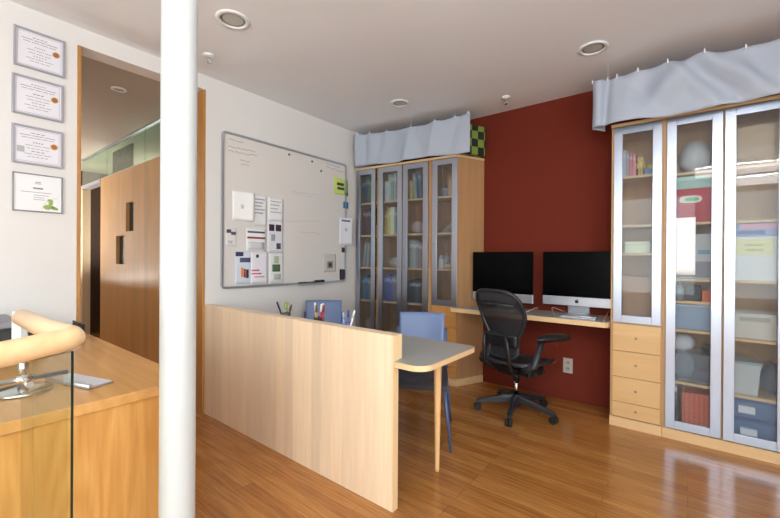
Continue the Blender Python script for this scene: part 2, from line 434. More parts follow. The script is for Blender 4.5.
# ------------------------------------------------------------------ certificates
def wq(x, y): p = on(x, y, 0, XL); return p.y, p.z
def certificate(z0, z1, y0, y1, label, kind):
    t = thing('certificate_frame', label, 'certificate', (XL + .001, (y0 + y1) / 2, (z0 + z1) / 2), 0, 'framed certificates on the left wall')
    hw, hh = (y1 - y0) / 2, (z1 - z0) / 2; b = .011 if kind != 'green' else .006
    f = MB(); fm = mat('silver_frame', (168, 166, 174), .4, .3) if kind != 'green' else mat('pewter_frame', (140, 138, 142), .4, .3)
    f.box((0, -hw, -hh), (.016, -hw + b, hh), .002).box((0, hw - b, -hh), (.016, hw, hh), .002).box((0, -hw + b, -hh), (.016, hw - b, -hh + b), .002).box((0, -hw + b, hh - b), (.016, hw - b, hh), .002)
    f.build('frame', fm, t)
    p = MB().box((.001, -hw + b, -hh + b), (.007, hw - b, hh - b)).build('certificate_paper', M_PAPER if kind == 'green' else mat('cert_paper', (226, 224, 230), .8), t)
    k = MB(); X = .0075
    if kind != 'green':
        k2 = MB(); q = b + .006
        for (a, c, d, e_) in ((-hw + q, hw - q, hh - q - .002, hh - q), (-hw + q, hw - q, -hh + q, -hh + q + .002)): k2.box((.007, a, d), (X, c, e_))
        for (a, c) in ((-hw + q, -hw + q + .002), (hw - q - .002, hw - q)): k2.box((.007, a, -hh + q), (X, c, hh - q))
        k2.build('border_line', mat('border_grey', (172, 170, 182), .8), p)
        rows = [(.072, .30, .0035), (.058, .72, .003), (.044, .66, .0028), (.018, .22, .005), (0, .5, .0025), (-.018, .46, .0025), (-.034, .28, .0035), (-.05, .55, .0025), (-.066, .42, .0025)]
        for zz, ww, th in rows:
            n = random.randint(3, 5); x0 = -ww * hw; k = MB()
            for j in range(n):
                x1 = x0 + 2 * ww * hw / n
                k.box((.007, x0 + .002, zz - th / 2), (X, x1 - .003, zz + th / 2)); x0 = x1
            k.build('printed_line', mat('faded_ink', (120, 116, 122), .8), p)
        pts = []
        for j in range(32):
            a = 2 * PI * j / 32; r = .0165 + (.0012 if j % 2 else 0)
            pts.append((hw * .64 + r * math.cos(a), .012 + r * math.sin(a)))
        sl = MB().prism(pts, .007, .0085, axis='X').build('gold_seal', mat('gold_foil', (196, 140, 78), .35, .3), p)
        MB().prism([(hw * .64 + .011 * math.cos(2 * PI * j / 20), .012 + .011 * math.sin(2 * PI * j / 20)) for j in range(20)], .0085, .0092, axis='X').build('seal_centre', mat('gold_foil_dark', (160, 108, 56), .4, .3), sl)
        if kind == 'stamp':
            MB().box((.007, -hw + .022, -.045), (X, -hw + .054, -.010)).build('grey_stamp', mat('stamp_grey', (176, 174, 176), .8), p)
    else:
        for zz, a, c, th in ((.064, -.012, .012, .002), (.0555, -.014, .014, .0015), (.028, -.022, .022, .004), (.004, -.075, .06, .0012), (-.012, -.02, .05, .0012), (-.026, -.02, .03, .0012), (-.038, -.02, .03, .0012)):
            MB().box((.007, a, zz - th), (X, c, zz + th)).build('printed_line', mat('faded_ink', (120, 116, 122), .8), p)
        lf = MB(); gm = mat('leaf_green', (150, 178, 96), .8)
        def leaf(cy, cz, L_, W_, a):
            pts = []
            for j in range(16):
                u = 2 * PI * j / 16; y = L_ * math.cos(u); z = W_ * math.sin(u) * (1 + .15 * math.cos(3 * u))
                pts.append((cy + y * math.cos(a) - z * math.sin(a), cz + y * math.sin(a) + z * math.cos(a)))
            lf.prism(pts, .007, .0077, axis='X')
        leaf(.048, -.078, .026, .014, .1); leaf(.058, -.050, .018, .010, 1.3); leaf(.076, -.084, .017, .010, -.3); leaf(.050, -.036, .010, .007, .6)
        lf.build('leaf_emblem', gm, p)
        ar = MB(); arc = [(hw - .02 - .075 * math.sin(j / 14 * PI / 2), -hh + .01 + .08 * math.cos(j / 14 * PI / 2)) for j in range(15)]
        for (a1, b1), (a2, b2) in zip(arc, arc[1:]): ar.quad((.0076, a1, b1), (.0076, a2, b2), (.0076, a2 * 1 + .001, b2 - .0018), (.0076, a1 + .001, b1 - .0018))
        ar.build('leaf_arc', mat('arc_green', (186, 198, 150), .8), p)
    return t
certificate(2.346, 2.572, .384, .612, 'topmost framed certificate with gold seal, just under the ceiling', 'seal')
certificate(2.070, 2.296, .378, .606, 'framed gold-seal certificate second from the top of the four', 'seal')
certificate(1.786, 2.010, .378, .604, 'third framed certificate down, gold seal and square grey stamp at its left', 'stamp')
certificate(1.510, 1.733, .381, .603, 'lowest framed certificate, thin frame with a green leaf emblem', 'green')

# ------------------------------------------------------------------ whiteboard
Y0, Y1, Z0, Z1 = 1.615, 3.06, .985, 2.296
wb = thing('whiteboard', 'large aluminium-framed whiteboard on the white left wall', 'whiteboard', (XL + .001, (Y0 + Y1) / 2, Z0))
hw = (Y1 - Y0) / 2; hh = Z1 - Z0
def rr(hw, z0, z1, r, n=6):
    o = []
    for cy_, cz_, a0 in ((hw - r, z1 - r, 0), (-hw + r, z1 - r, PI / 2), (-hw + r, z0 + r, PI), (hw - r, z0 + r, 1.5 * PI)):
        for j in range(n + 1): a = a0 + PI / 2 * j / n; o.append((cy_ + r * math.cos(a), cz_ + r * math.sin(a)))
    return o
MB().prism(rr(hw - .006, .006, hh - .006, .02), .001, .012, axis='X').build('writing_surface', M_BOARD, wb)
fr = MB(); A = rr(hw, 0, hh, .035); B = rr(hw - .018, .018, hh - .018, .02); n = len(A)
va = [[fr.bm.verts.new((x, p[0], p[1])) for p in P] for x, P in ((.0005, A), (.022, A), (.022, B), (.0005, B))]
for a, b in ((0, 1), (1, 2), (2, 3), (3, 0)):
    for j in range(n): fr.bm.faces.new((va[a][j], va[a][(j + 1) % n], va[b][(j + 1) % n], va[b][j]))
bmesh.ops.recalc_face_normals(fr.bm, faces=fr.bm.faces[:])
fr.build('frame', M_ALU, wb)
XB = .0124
def wl(px, py):
    p = on(px, py, 0, XL + .013); return p.y - (Y0 + Y1) / 2, p.z - Z0
def scribble(mb, x0, y0, x1, y1, amp=.9, n=14, th=.0035):
    """handwritten line between two photo positions, as a thin wavy ribbon on the board"""
    a = Vector(wl(x0, y0)); b = Vector(wl(x1, y1)); pts = []
    for j in range(n + 1):
        u = j / n; p = a.lerp(b, u); pts.append((p.x, p.y + random.uniform(-1, 1) * .008 * amp))
    for j, ((p, q), (p2, q2)) in enumerate(zip(pts, pts[1:])):
        mb.quad((XB, p, q), (XB, p2, q2), (XB, p2, q2 + th), (XB, p, q + th))
for a in ((229, 139, 243, 143), (228, 146, 255, 152), (228, 151, 257, 156), (240, 160, 250, 163), (326, 163, 340, 168), (326, 167, 346, 173), (241, 164, 249, 166)): ink = MB(); scribble(ink, *a); ink.build('handwriting', mat('marker_ink', (112, 106, 112), .6), wb)
for a in ((291, 191, 318, 195), (292, 193, 312, 197), (300, 232, 322, 234), (284, 222, 322, 221)): i2 = MB(); scribble(i2, *a, amp=.5, th=.0025); i2.build('faint_handwriting', mat('marker_blue', (160, 170, 184), .6), wb)

def paper(x0, y0, x1, y1, label, rgb=(232, 232, 234), curl=0, marks=(), skew=0, name='paper_sheet', cat='paper', thick=.0012, over=0):
    """sheet magnet-mounted on the board between two photo corners (top left, bottom right)"""
    a = wl(x0, y0); b = wl(x1, y0); c = wl(x1, y1); d = wl(x0, y1)
    y_0 = (a[0] + d[0]) / 2; y_1 = (b[0] + c[0]) / 2; zt = (a[1] + b[1]) / 2 ; zb = (c[1] + d[1]) / 2
    base = over or (paper.n % 3) * .0016; paper.n += 1
    t = thing(name, label, cat, (XL + .014 + base, (Y0 + Y1) / 2 + y_0, Z0 + zb), 0, 'papers on the whiteboard')
    W, H = y_1 - y_0, zt - zb
    def fn(u, v): return Vector((curl * (u ** 2) * .035 + curl * math.sin(v * 3 + u * 4) * .003 + abs(curl) * .004, u * W + skew * v * .02, v * H))
    MB().grid(fn, 8, 8, thick=(thick, 0, 0)).build('sheet', colm(rgb, .8), t)
    for i, (u0, v0, u1, v1, col, nm) in enumerate(marks):
        def f2(u, v):
            p = fn(u0 + (u1 - u0) * u, v0 + (v1 - v0) * v); return p + Vector((thick + .0004, 0, 0))
        MB().grid(f2, 4, 3, thick=(.0004, 0, 0)).build(nm, colm(col, .8), t)
    return t
paper.n = 0
LINES = lambda n, col=(150, 150, 158), u0=.12, u1=.85, top=.86, st=.11: [(u0, top - st * i - .02, u1 - .12 * (i % 3), top - st * i + .012, col, 'printed_line') for i in range(n)]
paper(253, 195, 266.5, 226, 'tall white printed sheet right of the large curled sheet', marks=LINES(5))
paper(232, 192, 253, 221, 'large blank white sheet curling off the whiteboard at upper left', rgb=(244, 243, 240), curl=.6, marks=[(.38, .42, .52, .56, (212, 212, 212), 'grey_emblem')])
paper(268, 198.5, 283, 221, 'white sheet at the top of the right paper column', marks=LINES(4, st=.16))
paper(267.5, 220, 283, 253, 'sheet with dark photographs below the top right white sheet', rgb=(224, 222, 228), marks=[(.08, .66, .42, .86, (62, 46, 56), 'dark_photo'), (.5, .66, .86, .86, (70, 52, 52), 'dark_photo'), (.22, .36, .46, .56, (160, 164, 172), 'grey_photo'), (.56, .12, .84, .3, (70, 66, 78), 'dark_photo')])
paper(246, 228.5, 266, 252, 'white sheet crossed by a dark red heading bar', marks=[(.06, .8, .92, .88, (90, 80, 86), 'heading'), (.04, .56, .94, .64, (150, 62, 58), 'red_bar'), (.1, .1, .9, .42, (206, 206, 210), 'grey_block')])
paper(225.5, 228, 236, 246, 'small note with dark handwriting by the left board edge', rgb=(224, 221, 220), marks=[(.05, .72, .5, .92, (80, 74, 84), 'dark_writing'), (.5, .62, .95, .8, (90, 84, 92), 'dark_writing'), (.2, .15, .6, .3, (186, 180, 186), 'faint_sketch')])
paper(235, 251, 251, 284.2, 'flyer with coloured figures at the lower left corner of the whiteboard', rgb=(214, 220, 232), marks=[(.02, .84, .5, .97, (60, 64, 90), 'dark_heading'), (.28, .66, .95, .8, (84, 84, 116), 'dark_heading'), (.36, .22, .5, .5, (226, 140, 66), 'orange_figure'), (.52, .2, .66, .46, (168, 60, 52), 'red_figure'), (.68, .18, .84, .44, (44, 46, 70), 'navy_figure')])
paper(250.5, 252, 267.5, 283.8, 'white sheet with red handwriting beside the coloured-figure flyer', rgb=(232, 228, 236), marks=[(.3, .82, .46, .92, (56, 54, 72), 'dark_stamp'), (.04, .40, .5, .45, (206, 112, 116), 'red_writing'), (.04, .30, .62, .345, (206, 112, 116), 'red_writing'), (.2, .2, .8, .24, (216, 140, 146), 'red_writing')])
paper(269, 253, 283, 283, 'sheet with a green picture at the foot of the right paper column', rgb=(226, 226, 226), marks=[(.2, .38, .76, .62, (84, 104, 74), 'green_photo'), (.3, .66, .66, .9, (176, 186, 160), 'pale_photo'), (.3, .12, .8, .3, (186, 190, 182), 'pale_photo')])
paper(334, 178.5, 348, 195, 'bright yellow-green flyer near the right edge of the whiteboard', rgb=(202, 220, 118), skew=-.5, marks=[(.22, .55, .72, .72, (64, 70, 60), 'dark_lettering'), (.24, .3, .74, .46, (64, 70, 60), 'dark_lettering'), (.74, .02, .98, .2, (70, 80, 84), 'dark_corner')])
paper(343, 202, 348, 208.5, 'small square blue magnet below the yellow-green flyer', rgb=(52, 128, 168), name='square_magnet', cat='magnet', thick=.004)
paper(338.5, 218, 351, 245, 'crumpled white page overhanging the right whiteboard edge', rgb=(236, 236, 244), curl=.55, over=.0095, marks=[(.15, .86, .8, .92, (100, 100, 118), 'written_line'), (.4, .5, .6, .62, (190, 190, 204), 'sketch')])
paper(341.5, 247.5, 346, 252.5, 'small square black magnet under the crumpled white page', rgb=(52, 48, 58), name='square_magnet', cat='magnet', thick=.004)
paper(323, 254, 335.5, 272, 'small grey pencil drawing clipped above the eraser', rgb=(206, 202, 196), marks=[(.3, .2, .75, .6, (150, 142, 142), 'pencil_shape'), (.45, .3, .62, .5, (110, 100, 104), 'pencil_shape')])
for (x, y, l, c) in ((289, 154.5, 'brown magnet near the top centre of the whiteboard', (130, 96, 60)), (312, 161.5, 'small dark round magnet right of the brown magnet', (80, 76, 84)), (321, 171, 'small dark magnet below and right of the other round magnets', (84, 80, 96))):
    a = wl(x, y)
    tag(MB().lathe([(0, 0), (.011, 0), (.011, .005), (.008, .007), (0, .007)], seg=16).xf(Matrix.Rotation(PI / 2, 4, 'Y')).build('round_magnet', colm(c), None, (XL + .0135, (Y0 + Y1) / 2 + a[0], Z0 + a[1])), l, 'magnet', 'round magnets on the whiteboard')
# eraser and marker pens along the lower frame
a = wl(343, 278); 
t = thing('board_eraser', 'black felt eraser standing at the lower right of the whiteboard', 'eraser', (XL + .0135, (Y0 + Y1) / 2 + a[0] - .028, Z0 + .024))
MB().box((0, -.028, 0), (.022, .028, .115), .004).build('felt_pad', M_BLACKR, t)
MB().box((.0225, -.026, .004), (.034, .026, .111), .004).build('grip', mat('eraser_grip', (64, 48, 62), .5), t)
py_ = wl(310, 280)[0]
MB().box((.0225, py_ - .18, .002), (.072, py_ + .17, .006)).box((.068, py_ - .18, .0061), (.072, py_ + .17, .012)).build('ledge', M_ALU, wb)
for i, (dy, dz, ln, c, l) in enumerate(((-.12, 0, .10, (34, 34, 38), 'thin black marker at the left end of the ledge'), (-.02, 0, .12, (70, 74, 76), 'grey-capped marker in the middle of the ledge'), (.10, 0, .12, (26, 26, 30), 'thick black marker at the right end of the ledge'))):
    r = (.008, .008, .014)[i]
    t = thing('marker_pen', l, 'marker', (XL + .048, (Y0 + Y1) / 2 + wl(310, 280)[0] + dy, Z0 + .0065 + r * 1.09), 0, 'marker pens on the whiteboard ledge')
    MB().tube([(0, -ln / 2, 0), (0, ln * .15, 0)], r).build('barrel', colm(c), t)
    MB().tube([(0, ln * .151, 0), (0, ln / 2 - .01, 0), (0, ln / 2, 0)], [r * 1.08, r * 1.08, r * .7]).build('cap', colm((30, 30, 34)), t)

# ------------------------------------------------------------------ partition and its table
t = thing('low_partition', 'waist-high pale maple partition panel running out from the left wall', 'partition', (-2.09, 1.4995, 0))
MB().prism([(-.0145, 0), (.0270, 0), (.0270, .7445), (.055, .7445), (.055, .868), (-.0145, .868)], -.953, .946, axis='X').build('panel', M_MAPLE, t)
MB().prism([(-.0145, 0), (.0270, 0), (.0270, .7445), (.055, .7445), (.055, .868), (-.0145, .868)], .9465, .950, axis='X').build('edge_band', wood('maple_end', (226, 194, 148), (236, 206, 160), 'Z', rough=.4), t)

TZ = .742
t = thing('side_table', 'grey-topped table with rounded corners behind the maple partition', 'table', (-1.95, 1.80, 0))
def rpoly(x0, y0, x1, y1, r, corners, n=8):
    """rectangle with some rounded corners; corners: set of 'xy' sign pairs"""
    o = []
    for sx, sy, a0 in ((1, 1, 0), (-1, 1, 90), (-1, -1, 180), (1, -1, 270)):
        X = x1 if sx > 0 else x0; Y = y1 if sy > 0 else y0
        if (sx, sy) in corners:
            for j in range(n + 1):
                a = math.radians(a0 + 90 * j / n); o.append((X - sx * r + r * math.cos(a), Y - sy * r + r * math.sin(a)))
        else: o.append((X, Y))
    return o
tp = rpoly(-1.05, -.271, 0.985, .25, .085, {(1, 1), (1, -1)})
# the notch: the top passes round the partition end to its front face
tp = [(-1.05, .25), (-1.05, -.271)] + [(.815, -.271), (.815, -.314)] + [(0.985 - .085 + .085 * math.cos(math.radians(a)), -.314 + .085 + .085 * math.sin(math.radians(a))) for a in range(270, 361, 10)] + [(0.985 - .04 + .04 * math.cos(math.radians(a)), .25 - .04 + .04 * math.sin(math.radians(a))) for a in range(0, 91, 15)]
MB().prism(tp, TZ - .028, TZ - .002, mi=0).build('tabletop', M_MAPLE_EDGE, t)
ins = MB().prism([(x - (.002 if x > 0 else -.002), y) for x, y in tp], TZ - .0019, TZ).build('laminate_surface', M_LAM, t)
for (x, y) in ((.79, .139), (-.96, .15)):
    MB().lathe([(0, 0), (.011, 0), (.013, .01), (.024, TZ - .06), (.024, TZ - .0285), (0, TZ - .0285)], (x, y, 0), 20).build('leg', wood('maple_leg', (224, 178, 124), (234, 192, 140), 'Z', rough=.4), t)

# ------------------------------------------------------------------ blue chairs
def blue_chair(loc, rz, label):
    t = thing('blue_chair', label, 'chair', loc, rz, 'slate blue chairs at the side table')
    w2 = .19
    def seat(u, v): 
        x = (u - .5) * (.42 - .03 * v); y = -.21 + v * .40
        return Vector((x, y, .445 - .015 * math.sin(PI * u) * math.sin(PI * v) - (.03 * (1 - v / .15) ** 2 if v < .15 else 0)))
    MB().grid(seat, 14, 14, thick=(0, 0, -.028)).build('seat', M_SEAT, t)
    def back(u, v):
        x = (u - .5) * (.335 + .012 * v); z = .55 + v * .28
        return Vector((x, .205 + .07 * v - .03 * (4 * (u - .5) ** 2) , z))
    MB().grid(back, 14, 8, thick=(0, .012, 0)).build('backrest', M_BLUE, t)
    for sx in (-1, 1):
        MB().tube([(sx * .19, .20, .43), (sx * .183, .205, .5), (sx * .178, .225, .6), (sx * .178, .25, .72)], .010, flat=1.5).build('back_upright', M_BLUEL, t)
        MB().tube([(sx * .185, -.17, .42), (sx * .235, -.21, 0)], [.013, .009]).build('leg', M_BLUEL, t)
        MB().tube([(sx * .185, .19, .42), (sx * .225, .255, 0)], [.013, .009]).build('leg', M_BLUEL, t)
    f = MB().loop([(-.19, -.18, .418), (.19, -.18, .418), (.185, .195, .418), (-.185, .195, .418)], .009)
    f.build('seat_frame', M_BLUEL, t)
    return t
blue_chair((-1.51, 2.26, 0), math.radians(28), 'slate blue chair nearer the open end of the grey-topped table')
blue_chair((-2.66, 2.37, 0), math.radians(42), 'slate blue chair turned diagonally in front of the whiteboard corner')

# ------------------------------------------------------------------ pen cups on the table
def cup(px, pyb, Y, r, h, rgb, label, pens):
    p = on(px, pyb, 1, Y); x = p.x
    t = thing('pen_cup', label, 'cup', (x, Y, TZ + .0008), 0, 'pen cups on the table')
    MB().lathe([(0, 0), (r * .92, 0), (r, h), (r * .94, h), (r * .87, .005), (0, .005)], seg=20).build('cup_body', colm(rgb), t)
    for i, (kind, dx, dy, lean, ang, ln, c, lb) in enumerate(pens):
        q = thing('pen' if kind == 'pen' else kind, lb, {'pen': 'pen'}.get(kind, kind), (x + dx, Y + dy, TZ + .0075), 0, 'pens and tools in the cups')
        d = Vector((math.sin(lean) * math.cos(ang), math.sin(lean) * math.sin(ang), math.cos(lean)))
        if kind == 'pen':
            MB().tube([d * .0, d * .012, d * ln * .72], [.002, .0055, .0062], 8).build('barrel', colm(c[0]), q)
            MB().tube([d * (ln * .7201), d * (ln * .98), d * ln], [.007, .007, .0045], 8).build('cap', colm(c[1]), q)
        else:
            MB().box((-.006, -.0012, 0), (.006, .0012, ln * .55)).xf(Vector((0, 0, 1)).rotation_difference(d).to_matrix().to_4x4()).build('blades', M_STEEL, q)
            for sx in (-1, 1):
                cc = d * (ln * .76) + Vector((sx * .016, 0, 0))
                MB().loop([cc + Vector((.015 * math.cos(2 * PI * j / 14), 0, .026 * math.sin(2 * PI * j / 14))) for j in range(14)], .0042, 8).build('handle', colm(c[0]), q)
cup(286, 318, 1.74, .034, .10, (96, 104, 98), 'grey pen cup farthest from the partition end, with green scissors', [
    ('pen', -.012, .004, .62, PI * .98, .20, ((28, 28, 32), (34, 34, 40)), 'black pen leaning far to the left out of the grey cup'),
    ('scissors', .004, 0, .05, 0, .19, ((150, 172, 84),), 'green-handled scissors in the grey cup'),
    ('pen', .015, -.006, .28, .2, .165, ((66, 58, 66), (96, 74, 84)), 'dark mauve pen leaning right out of the grey cup'),
    ('pen', -.008, .012, .16, 2.4, .17, ((176, 196, 120), (170, 190, 110)), 'pale green pen behind the green scissors')])
cup(319, 320, 1.74, .036, .105, (42, 34, 36), 'dark pen cup in the middle, filled with many pens', [
    ('pen', -.02, .0, .12, PI, .195, ((206, 176, 120), (232, 230, 228)), 'tan pen with white cap at the left of the dark cup'),
    ('pen', -.008, -.010, .05, PI, .18, ((196, 152, 84), (120, 76, 52)), 'ochre pen with brown cap in the dark cup'),
    ('pen', .006, .008, .04, .3, .188, ((70, 52, 48), (60, 40, 40)), 'dark brown pen in the middle of the dark cup'),
    ('pen', .014, -.008, .09, .1, .19, ((178, 64, 78), (236, 230, 228)), 'red pen with white cap in the dark cup'),
    ('pen', .02, .004, .14, 0, .185, ((168, 66, 84), (150, 46, 62)), 'dark pink pen leaning right in the dark cup'),
    ('pen', -.002, .018, .10, 1.6, .19, ((88, 82, 110), (222, 214, 206)), 'violet pen with cream cap at the back of the dark cup')])
cup(347, 327, 1.74, .030, .095, (92, 112, 168), 'blue pen cup nearest the partition end', [
    ('pen', .008, 0, .30, .1, .18, ((238, 238, 240), (240, 240, 244)), 'white pen leaning right out of the blue cup'),
    ('pen', -.004, .006, .06, 0, .17, ((70, 92, 172), (64, 82, 160)), 'royal blue pen upright in the blue cup'),
    ('pen', -.012, -.004, .12, PI, .155, ((150, 176, 206), (170, 196, 220)), 'light blue pen leaning left in the blue cup')])

# ------------------------------------------------------------------ long desk on the red wall
DZ = .778
t = thing('wall_desk', 'long grey-topped desk shelf along the red wall between the cabinets', 'desk', (-1.12, 3.45, 0))
dp = [(-1.638, 3.645), (-1.772, 3.322), (-1.815, 3.318), (-1.815, 3.262), (-1.80, 3.25)] + [(-1.2, 3.243), (-.9, 3.238)] + [(-.515 + .055 * math.cos(math.radians(a)) * .7, 3.235 + .055 + .055 * math.sin(math.radians(a))) for a in range(270, 361, 15)] + [(-.478, 3.645)]
dp = [(x + 1.12, y - 3.45) for x, y in dp]
MB().prism(dp, DZ - .040, DZ - .002).build('desktop', M_MAPLE_EDGE, t)
MB().prism([(x * .998, y + (.002 if y < 0 else 0)) for x, y in dp], DZ - .0019, DZ).build('laminate_surface', M_LAM, t)
MB().box((-.515, .165, DZ - .10), (.62, .185, DZ - .0405)).build('wall_batten', M_BIRCHC, t)

def computer(loc, W, H, label):
    """all-in-one desktop computer, screen facing -Y"""
    t = thing('desktop_computer', label, 'computer', loc, 0, 'all-in-one computers on the long desk')
    z0 = .072; ch = .078
    MB().box((-W / 2, -.002, z0 + ch), (W / 2, .010, z0 + H), .003).build('screen', M_SCREEN, t)
    c = MB().box((-W / 2, -.002, z0), (W / 2, .010, z0 + ch - .0005), .003).build('chin', M_ALU, t)
    lg = MB()
    pts = []
    for j in range(24):
        a = 2 * PI * j / 24; r = .0155 * (1 - .12 * max(0, math.sin(a)) ** 6 - .1 * max(0, -math.sin(a)) ** 8)
        pts.append((r * math.cos(a) * .95, z0 + ch * .5 + r * math.sin(a)))
    lg.prism(pts, -.0032, -.0021, axis='Y')
    lg.prism([(.000, z0 + ch * .5 + .016), (.006, z0 + ch * .5 + .018), (.007, z0 + ch * .5 + .024), (.001, z0 + ch * .5 + .021)], -.0032, -.0021, axis='Y')
    lg.build('fruit_logo', M_BLACK, c)
    def bk(u, v):
        x = (u - .5) * W * .985; z = z0 + .006 + v * (H - .012)
        return Vector((x, .0105 + .030 * (math.sin(PI * u) ** .6) * (math.sin(PI * v) ** .6), z))
    MB().grid(bk, 16, 12).build('rear_shell', M_ALU, t)
    s = MB(); 
    prof = [(.075, .0), (.075, .004), (.045, .006), (.047, .12), (.05, .20)]
    s.box((-.085, -.10, .0006), (.085, .08, .006), .002)
    s.prism([(.082, .0065), (.074, .0065), (.040, .22), (.048, .22)], -.085, .085, axis='X')
    s.build('stand', M_ALU, t)
    return t
computer((-.755, 3.545, DZ + .0005), .56, .465, 'right-hand black-screen computer beside the white-doored cabinet')
computer((-1.39, 3.47, DZ + .0005), .585, .465, 'left-hand black-screen computer behind the mesh office chair')
def keyboard(loc, rz, W, D, label, rgb, tilt=.09, group=None):
    t = thing('keyboard', label, 'keyboard', loc, rz, group)
    MB().box((-W / 2, -D / 2, .0006), (W / 2, D / 2, .007), .0015).xf(Matrix.Rotation(0, 4, 'X')).build('case', M_ALU, t)
    MB().tube([(-W / 2, D / 2 - .008, .0085), (W / 2, D / 2 - .008, .0085)], .0078).build('battery_tube', M_ALU, t)
    k = MB(); nx = 14
    for r in range(5):
        y0 = -D / 2 + .004 + r * (D - .022) / 5
        for c_ in range(nx):
            if r == 0 and 4 <= c_ <= 8:
                if c_ == 4: k.box((-W / 2 + .004 + 4 * (W - .008) / nx, y0, .0071), (-W / 2 + .004 + 9 * (W - .008) / nx - .002, y0 + (D - .022) / 5 - .002, .009))
                continue
            x0 = -W / 2 + .004 + c_ * (W - .008) / nx
            k.box((x0, y0, .0071), (x0 + (W - .008) / nx - .002, y0 + (D - .022) / 5 - .002, .009))
    k.build('keys', colm(rgb, .5), t)
    return t
keyboard((-.70, 3.345, DZ), 0, .26, .105, 'white keyboard in front of the right-hand computer', (236, 236, 240))
keyboard((-1.33, 3.315, DZ), 0, .27, .105, 'white keyboard in front of the left-hand computer', (236, 236, 240))
def cable(pts, label, rgb, r=.0025):
    tag(MB().tube(pts, r, 8).build('cable', colm(rgb), None), label, 'cable', 'cables on the long desk')
def arc(p0, p1, h, n=12, bow=(0, 0)):
    return [(p0[0] + (p1[0] - p0[0]) * i / n + bow[0] * math.sin(PI * i / n), p0[1] + (p1[1] - p0[1]) * i / n + bow[1] * math.sin(PI * i / n), p0[2] + (p1[2] - p0[2]) * i / n + h * math.sin(PI * i / n)) for i in range(n + 1)]
cable(arc((-.90, 3.42, DZ + .003), (-.86, 3.60, DZ + .003), .045, bow=(-.06, 0)), 'pale cable looping up left of the right-hand computer stand', (206, 176, 176))
cable(arc((-.52, 3.36, DZ + .003), (-.54, 3.60, DZ + .003), .06, bow=(.025, 0)), 'reddish cable looping beside the white-doored cabinet', (190, 110, 104))
cable(arc((-1.13, 3.38, DZ + .003), (-1.11, 3.60, DZ + .003), .035, bow=(.05, 0)), 'white cable coiled at the right of the left-hand computer', (222, 220, 222))
# outlet on the red wall
a = on(568, 365.5, 1, YB)
t = thing('wall_outlet', 'beige metal double power outlet on the red wall under the desk', 'outlet', (a.x, YB - .0005, a.z))
MB().box((-.040, -.006, -.066), (.040, 0, .066), .003).build('cover_plate', mat('outlet_plate', (178, 172, 162), .4), t)
for dz in (.026, -.026):
    o = MB().prism([(.017 * math.cos(2 * PI * j / 20), dz + .016 * math.sin(2 * PI * j / 20)) for j in range(20)], -.0085, -.0062, axis='Y').build('socket', mat('outlet_socket', (150, 144, 136), .5), t)
    MB().box((-.008, -.0092, dz - .003), (-.005, -.0086, dz + .006)).box((.005, -.0092, dz - .003), (.008, -.0086, dz + .006)).build('slots', M_BLACK, o)

# ------------------------------------------------------------------ mesh office chair
CX, CY = -1.105, 3.085
ch = thing('office_chair', 'black mesh swivel office chair with armrests at the long desk', 'office chair', (CX, CY, 0), math.radians(-14))
A0 = -152 + 14
b = MB().lathe([(0, .055), (.035, .055), (.045, .075), (.042, .115), (.030, .135), (.0, .135)], seg=24)
b.build('base_hub', M_GRAPH, ch)
for k in range(5):
    a = math.radians(A0 + 72 * k); d = Vector((math.cos(a), math.sin(a), 0)); p = Vector((-d.y, d.x, 0))
    m = MB()
    prof = [(.03, .125, .028, .03), (.10, .115, .026, .028), (.20, .098, .022, .022), (.285, .083, .019, .016), (.315, .076, .016, .012)]
    rings = []
    for (rr_, z, w_, h_) in prof:
        rings.append([m.bm.verts.new(d * rr_ + p * (w_ * sx) + Vector((0, 0, z + h_ * sz))) for sx, sz in ((-1, -1), (1, -1), (1.0, .3), (.55, .9), (-.55, .9), (-1, .3))])
    for r1, r2 in zip(rings, rings[1:]):
        for j in range(6): m.bm.faces.new((r1[j], r1[(j + 1) % 6], r2[(j + 1) % 6], r2[j]))
    m.bm.faces.new(rings[0][::-1]); m.bm.faces.new(rings[-1]); bmesh.ops.recalc_face_normals(m.bm, faces=m.bm.faces[:])
    m.build('base_arm', M_GRAPH, ch)
    cst = MB(); c0 = d * .305
    q = p * .011
    cst.tube([c0 + q * 0.35 + Vector((0, 0, .03)), c0 + q * 2.1 + Vector((0, 0, .03))], .0295, 18).tube([c0 - q * 0.35 + Vector((0, 0, .03)), c0 - q * 2.1 + Vector((0, 0, .03))], .0295, 18)
    cst.tube([c0 + Vector((0, 0, .045)), c0 + Vector((0, 0, .073))], .008)
    cst.build('caster', M_BLACKR, ch)
MB().tube([(0, 0, .136), (0, 0, .27)], .014, 16).build('gas_lift', M_CHROME, ch)
MB().tube([(0, 0, .25), (0, 0, .345)], .026, 16).build('lift_sleeve', M_BLACK, ch)
m = MB().box((-.085, -.15, .335), (.085, .15, .405), .016).box((.086, -.10, .335), (.19, .10, .40), .016).box((-.12, -.05, .352), (.12, .05, .39), .012)
m.tube([(.10, .06, .37), (.20, .07, .36)], .008).tube([(.10, -.02, .37), (.19, -.02, .352)], .008).sphere((.20, .07, .36), .014).sphere((.19, -.02, .352), .013)
m.build('tilt_mechanism', M_BLACK, ch)
